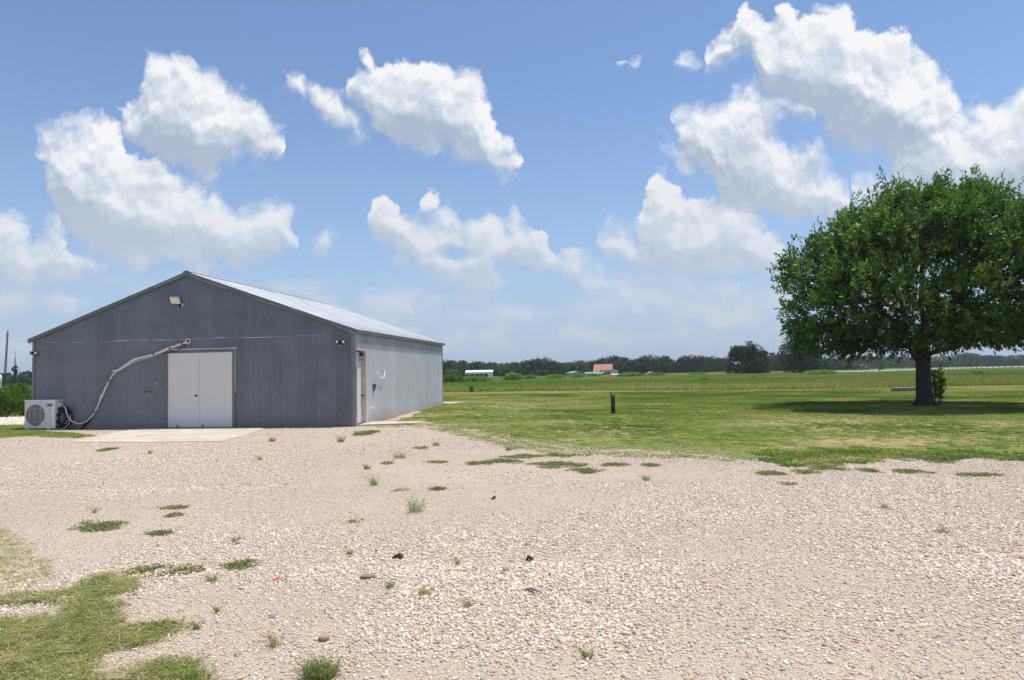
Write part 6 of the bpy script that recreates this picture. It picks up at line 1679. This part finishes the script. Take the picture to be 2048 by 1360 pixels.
def weed(k, x, y, w, h, kind, label):
    r = np.random.default_rng(900 + k)
    base = at(x, y + (h * 0.5 if kind in ('tuft', 'dry', 'bush') else h * 0.3)); D = base.y; s = mpp(D); W = w * s; 
    H = h * s
    z0 = 0.018
    names = {'tuft': 'weed_tuft', 'mat': 'weed_mat', 'dry': 'dry_tuft', 'bush': 'weed_bush'}
    cats = {'tuft': 'weed', 'mat': 'weed mat', 'dry': 'dry grass tuft', 'bush': 'weed'}
    lw_ = max(0.0028, 0.5 * s)
    if kind == 'mat':
        # depth of the mat from its height in the picture
        d0 = at(x, y - h * .5).y; d1 = at(x, y + h * .5).y; dep = max(0.12, (d0 - d1))
        base = at(x, y)
        n = int(np.clip(W * dep * 9000, 400, 7000)); a = r.random(n) * 2 * PI; q = 1.2 * np.sqrt(r.random(n))
        bx, by = W * .5 * q * np.cos(a), dep * .5 * q * np.sin(a)
        dn_ = fbm(bx * 5 + k, by * 5, oct=4, seed=k)
        keep = dn_ + 0.10 * r.normal(size=n) > 0.38 + 0.22 * q ** 2
        bx, by = bx[keep], by[keep]; n = len(bx)
        P = np.stack([bx, by, r.random(n) * (0.008 + 0.018 * np.clip(1 - q[keep], 0, 1))], 1); aa = r.random(n) * 2 * PI
        D_ = np.stack([np.cos(aa), np.sin(aa), 0.25 * r.normal(size=n) + .15], 1)
        V, F = leaves(P, D_, (0.030 + 0.03 * r.random(n)) * max(1, lw_ / .005), (0.010 + .006 * r.random(n)) * max(1, lw_ / .005), r.random(n) * .8, .1)
        V[:, 2] = np.maximum(V[:, 2], 0.002)
        o = npmesh(names[kind], V, F, MT['weed'])
        brown = 0.5 if 'brown' in label else 0.3
        tt = (0.24 if 'brown' not in label else 0.08) + r.normal(size=n) * .14; tt = np.where(r.random(n) < 0.10 + (0.22 if 'brown' in label else 0), 0.9, tt)
    else:
        n = int(np.clip(W * 170 + 16, 22, 170)) if kind != 'bush' else 420
        V, F = blades(n, H * 1.25, W * 0.24, r, lw_ * 0.6, 1.2 if kind != 'bush' else 1.8, hvar=0.75)
        # small side leaves along the blades make it read as a weed
        m_ = n * 3; i = r.integers(0, n, m_); f = r.random(m_)
        B0 = V[i * 5]; T0 = V[i * 5 + 4]; P = B0 + (T0 - B0) * f[:, None]
        aa = r.random(m_) * 2 * PI; D_ = np.stack([np.cos(aa), np.sin(aa), .6 + .5 * r.random(m_)], 1)
        V2, F2 = leaves(P, D_, np.full(m_, max(.018, H * .16)), np.full(m_, max(.005, lw_ * .9)), r.random(m_) * 6, .15)
        V = np.concatenate([V, V2]); F = np.concatenate([F, F2 + n * 5]); V[:, 2] = np.maximum(V[:, 2], -0.01)
        o = npmesh(names[kind], V, F, MT['weed'])
        base_t = {'tuft': 0.70, 'dry': 0.90, 'bush': 0.22}[kind]
        tt = base_t + r.normal(size=len(F)) * .12
        if kind == 'bush': tt = np.where(r.random(len(F)) < .2, .85, tt)
        setattr_face(o, 'tint', tt); o.location = (base.x, base.y, z0); tag(o, label, cats[kind]); return
    setattr_face(o, 'tint', np.concatenate([tt, tt])); o.location = (base.x, base.y, z0); tag(o, label, cats[kind])
for k, wd in enumerate(WEEDS): weed(k, *wd)

# loose stones
def rock(seed, sub=1):
    bm = bmesh.new(); bmesh.ops.create_icosphere(bm, subdivisions=sub, radius=0.5)
    V = np.array([v.co[:] for v in bm.verts]); F = np.array([[v.index for v in f.verts] for f in bm.faces]); bm.free()
    r = np.random.default_rng(seed)
    for _ in range(7):      # chop flat facets
        d = r.normal(size=3); d /= np.linalg.norm(d); c = 0.30 + 0.14 * r.random()
        s = V @ d; V = V - np.maximum(s - c, 0)[:, None] * d
    V *= np.array([1.0, 0.75 + .2 * r.random(), 0.50 + .2 * r.random()])
    V += r.normal(size=V.shape) * 0.015
    return V, F
rs = np.random.default_rng(17)
Xs, Ys, Ss = [], [], []
for n_, y0, y1, s0, s1 in ((150000, 3.0, 6.0, 0.009, 0.036), (185000, 6.0, 10.5, 0.012, 0.032), (88000, 10.5, 18, 0.020, 0.038), (18000, 18, 26, 0.028, 0.042)):
    X, Y = frustum_pts(n_, y0, y1, rs); Xs.append(X); Ys.append(Y)
    Ss.append(s0 + (s1 - s0) * rs.random(n_) ** 2.2)
X, Y, S = map(np.concatenate, (Xs, Ys, Ss))
px, py = proj(X, Y)
a_, b_ = local_barn(X, Y)
apron = [(142, 886), (300, 886.5), (445, 884.5), (492, 872), (530, 858), (300, 857), (260, 862)]
ok = (py > gravel_edge(px) - 16 * rs.random(len(X)) ** 2 + 10 * (fbm(X * 2, Y * 2, oct=3, seed=5) - .5)) & not_barn(X, Y, 0.02) & ~inpoly(px, py, apron) & ~((a_ > BW) & (a_ < BW + 2) & (b_ > .1) & (b_ < 1.6))
packed = fbm(X * .45, Y * .45, oct=4, seed=91)
ok &= rs.random(len(X)) < np.clip(1.2 - (packed - 0.46) * 4.0, 0.50, 1)
X, Y, S, packed = X[ok], Y[ok], S[ok], packed[ok]; n = len(X)
big = rs.random(n) < 0.010; S = np.where(big, S * 1.8, S)
S = S * np.clip(1.15 - (packed - .45) * 1.6, .75, 1.3)
tint = np.clip(0.40 + rs.normal(size=n) * 0.19, 0.0, 0.90); tint = np.where(rs.random(n) < .06, .86 + .06 * rs.random(n), tint); tint = np.where(rs.random(n) < 0.035, 0.90 + 0.05 * rs.random(n), tint); tint = np.where(rs.random(n) < 0.007, 0.96 + .04 * rs.random(n), tint)
scatter('loose_gravel', [rock(200 + i) for i in range(7)], np.stack([X, Y, 0.018 + S * 0.10], 1), rs.random(n) * 6.28, S[:, None] * (0.8 + .5 * rs.random((n, 3))), tint, MT['stone'], 'loose crushed pale limestone gravel with a few red and grey bits', 'gravel', tilt=rs.normal(size=(n, 2)) * .35)
# pale rocks of the strip behind the condenser
X, Y = patch_pts([(-60, 838), (60, 835), (60, 851), (-60, 853)], 110, 92, .5); n = len(X); S = 0.05 + .07 * rs.random(n)
scatter('rock_strip_stones', [rock(230 + i) for i in range(4)], np.stack([X, Y, 0.03 + S * .1], 1), rs.random(n) * 6.28, S, 0.5 + .3 * rs.random(n), MT['stone'], 'pale rocks laid in a strip beside the left wall of the barn', 'gravel')
# single odds and ends on the gravel
def odd(name, label, cat, x, y, build, mat, rz=0.0):
    p = at(x, y); b = MB(); build(b, mpp(p.y)); o = b.build(name, mat); o.location = (p.x, p.y, 0.022); o.rotation_euler = (0, 0, rz); tag(o, label, cat)
MT['slate'] = simple('grey_slab', (0.22, 0.21, 0.20), 0.9, var=0.25, scale=14, bump=.004)
MT['slate2'] = simple('pale_slate', (0.36, 0.38, 0.40), 0.8, var=.15, scale=20)
MT['scrap'] = simple('dark_rubber', (0.035, 0.037, 0.045), 0.6, var=.3, scale=20)
MT['redplastic'] = simple('red_fragment', (0.62, 0.12, 0.08), 0.6, var=.15)
MT['brown_stone'] = simple('brown_stone', (0.40, 0.26, 0.18), 0.9, var=.2, scale=18)
odd('flat_stone', 'flat oval grey stone lying on the gravel left of centre', 'stone', 735, 1161, lambda b, s: b.ball((0, 0, 0.012), 15 * s, (1, .6, .25), 2), MT['slate'], .1)
odd('rubber_scrap', 'dark pointed scrap lying on the gravel above the flat grey stone', 'scrap', 794, 1122, lambda b, s: (b.tube([(-12 * s, 0, 0.0), (-4 * s, .01, .015), (5 * s, 0, .03), (12 * s, .01, .012)], [.003, .012, .02, .008], 7), b.tube([(3 * s, -.02, .01), (11 * s, -.01, .02)], [.014, .01], 6)), MT['scrap'], .2)
odd('rubber_scrap', 'small black folded scrap on the gravel near the middle of the picture', 'scrap', 1059, 1126, lambda b, s: (b.tube([(-7 * s, 0, 0.0), (-1 * s, .01, .03), (7 * s, 0, .012)], [.01, .018, .008], 7), b.ball((3 * s, -.01, .012), .016, (1.2, .8, .7), 1)), MT['scrap'], .5)
odd('twig', 'thin grey twig lying on the foreground gravel right of the dry wisp', 'twig', 1066, 1192, lambda b, s: (b.tube([(-18 * s, .02, .012), (-4 * s, 0, .03), (18 * s, -.03, .012)], [.004, .007, .003], 6), b.tube([(-10 * s, -.01, .02), (2 * s, -.035, .02)], [.004, .002], 5)), MT['scrap'], -.15)
odd('plastic_fragment', 'red plastic fragment on the gravel right of the dark round weed mat', 'fragment', 553, 1169, lambda b, s: b.prism([(-6 * s, -.01, .012), (5 * s, -.018, .018), (7 * s, .012, .03), (-3 * s, .02, .022)], (0, 0, .006)), MT['redplastic'], .3)
odd('brown_stone', 'rounded brown stone near the bottom edge right of the yellow green tuft', 'stone', 648, 1287, lambda b, s: b.ball((0, 0, .012), 12 * s, (1, .7, .5), 2), MT['brown_stone'], .4)
odd('pale_chip', 'pale blue grey flat chip above the yellow green tuft in the lower left gravel', 'stone chip', 546, 1240, lambda b, s: b.prism([(-8 * s, -.015, .01), (8 * s, -.012, .014), (9 * s, .012, .02), (-6 * s, .016, .014)], (0, 0, .006)), MT['slate2'], .1)
odd('dark_stone', 'small dark stone near the top of the gravel left of the weed row', 'stone', 988, 1002, lambda b, s: b.tube([(-5 * s, 0, .004), (5 * s, .03, .02)], [.012, .02], 6), MT['scrap'], .6)
# ------------------------------------------------------------------ humid air
hb = MB(); hb.box(-1300, 1300, -60, 1400, -1.0, 24.0)
hm = bpy.data.materials.new('humid_air'); hm.use_nodes = True
hn = hm.node_tree; hn.nodes.clear()
pv = hn.nodes.new('ShaderNodeVolumePrincipled'); pv.inputs['Color'].default_value = (0.80, 0.88, 1.0, 1); pv.inputs['Density'].default_value = 0.00020
pv.inputs['Anisotropy'].default_value = 0.2
ho = hn.nodes.new('ShaderNodeOutputMaterial'); hn.links.new(pv.outputs[0], ho.inputs['Volume'])
tag(hb.build('haze', hm), 'thin pale blue haze over the far field', kind='stuff')
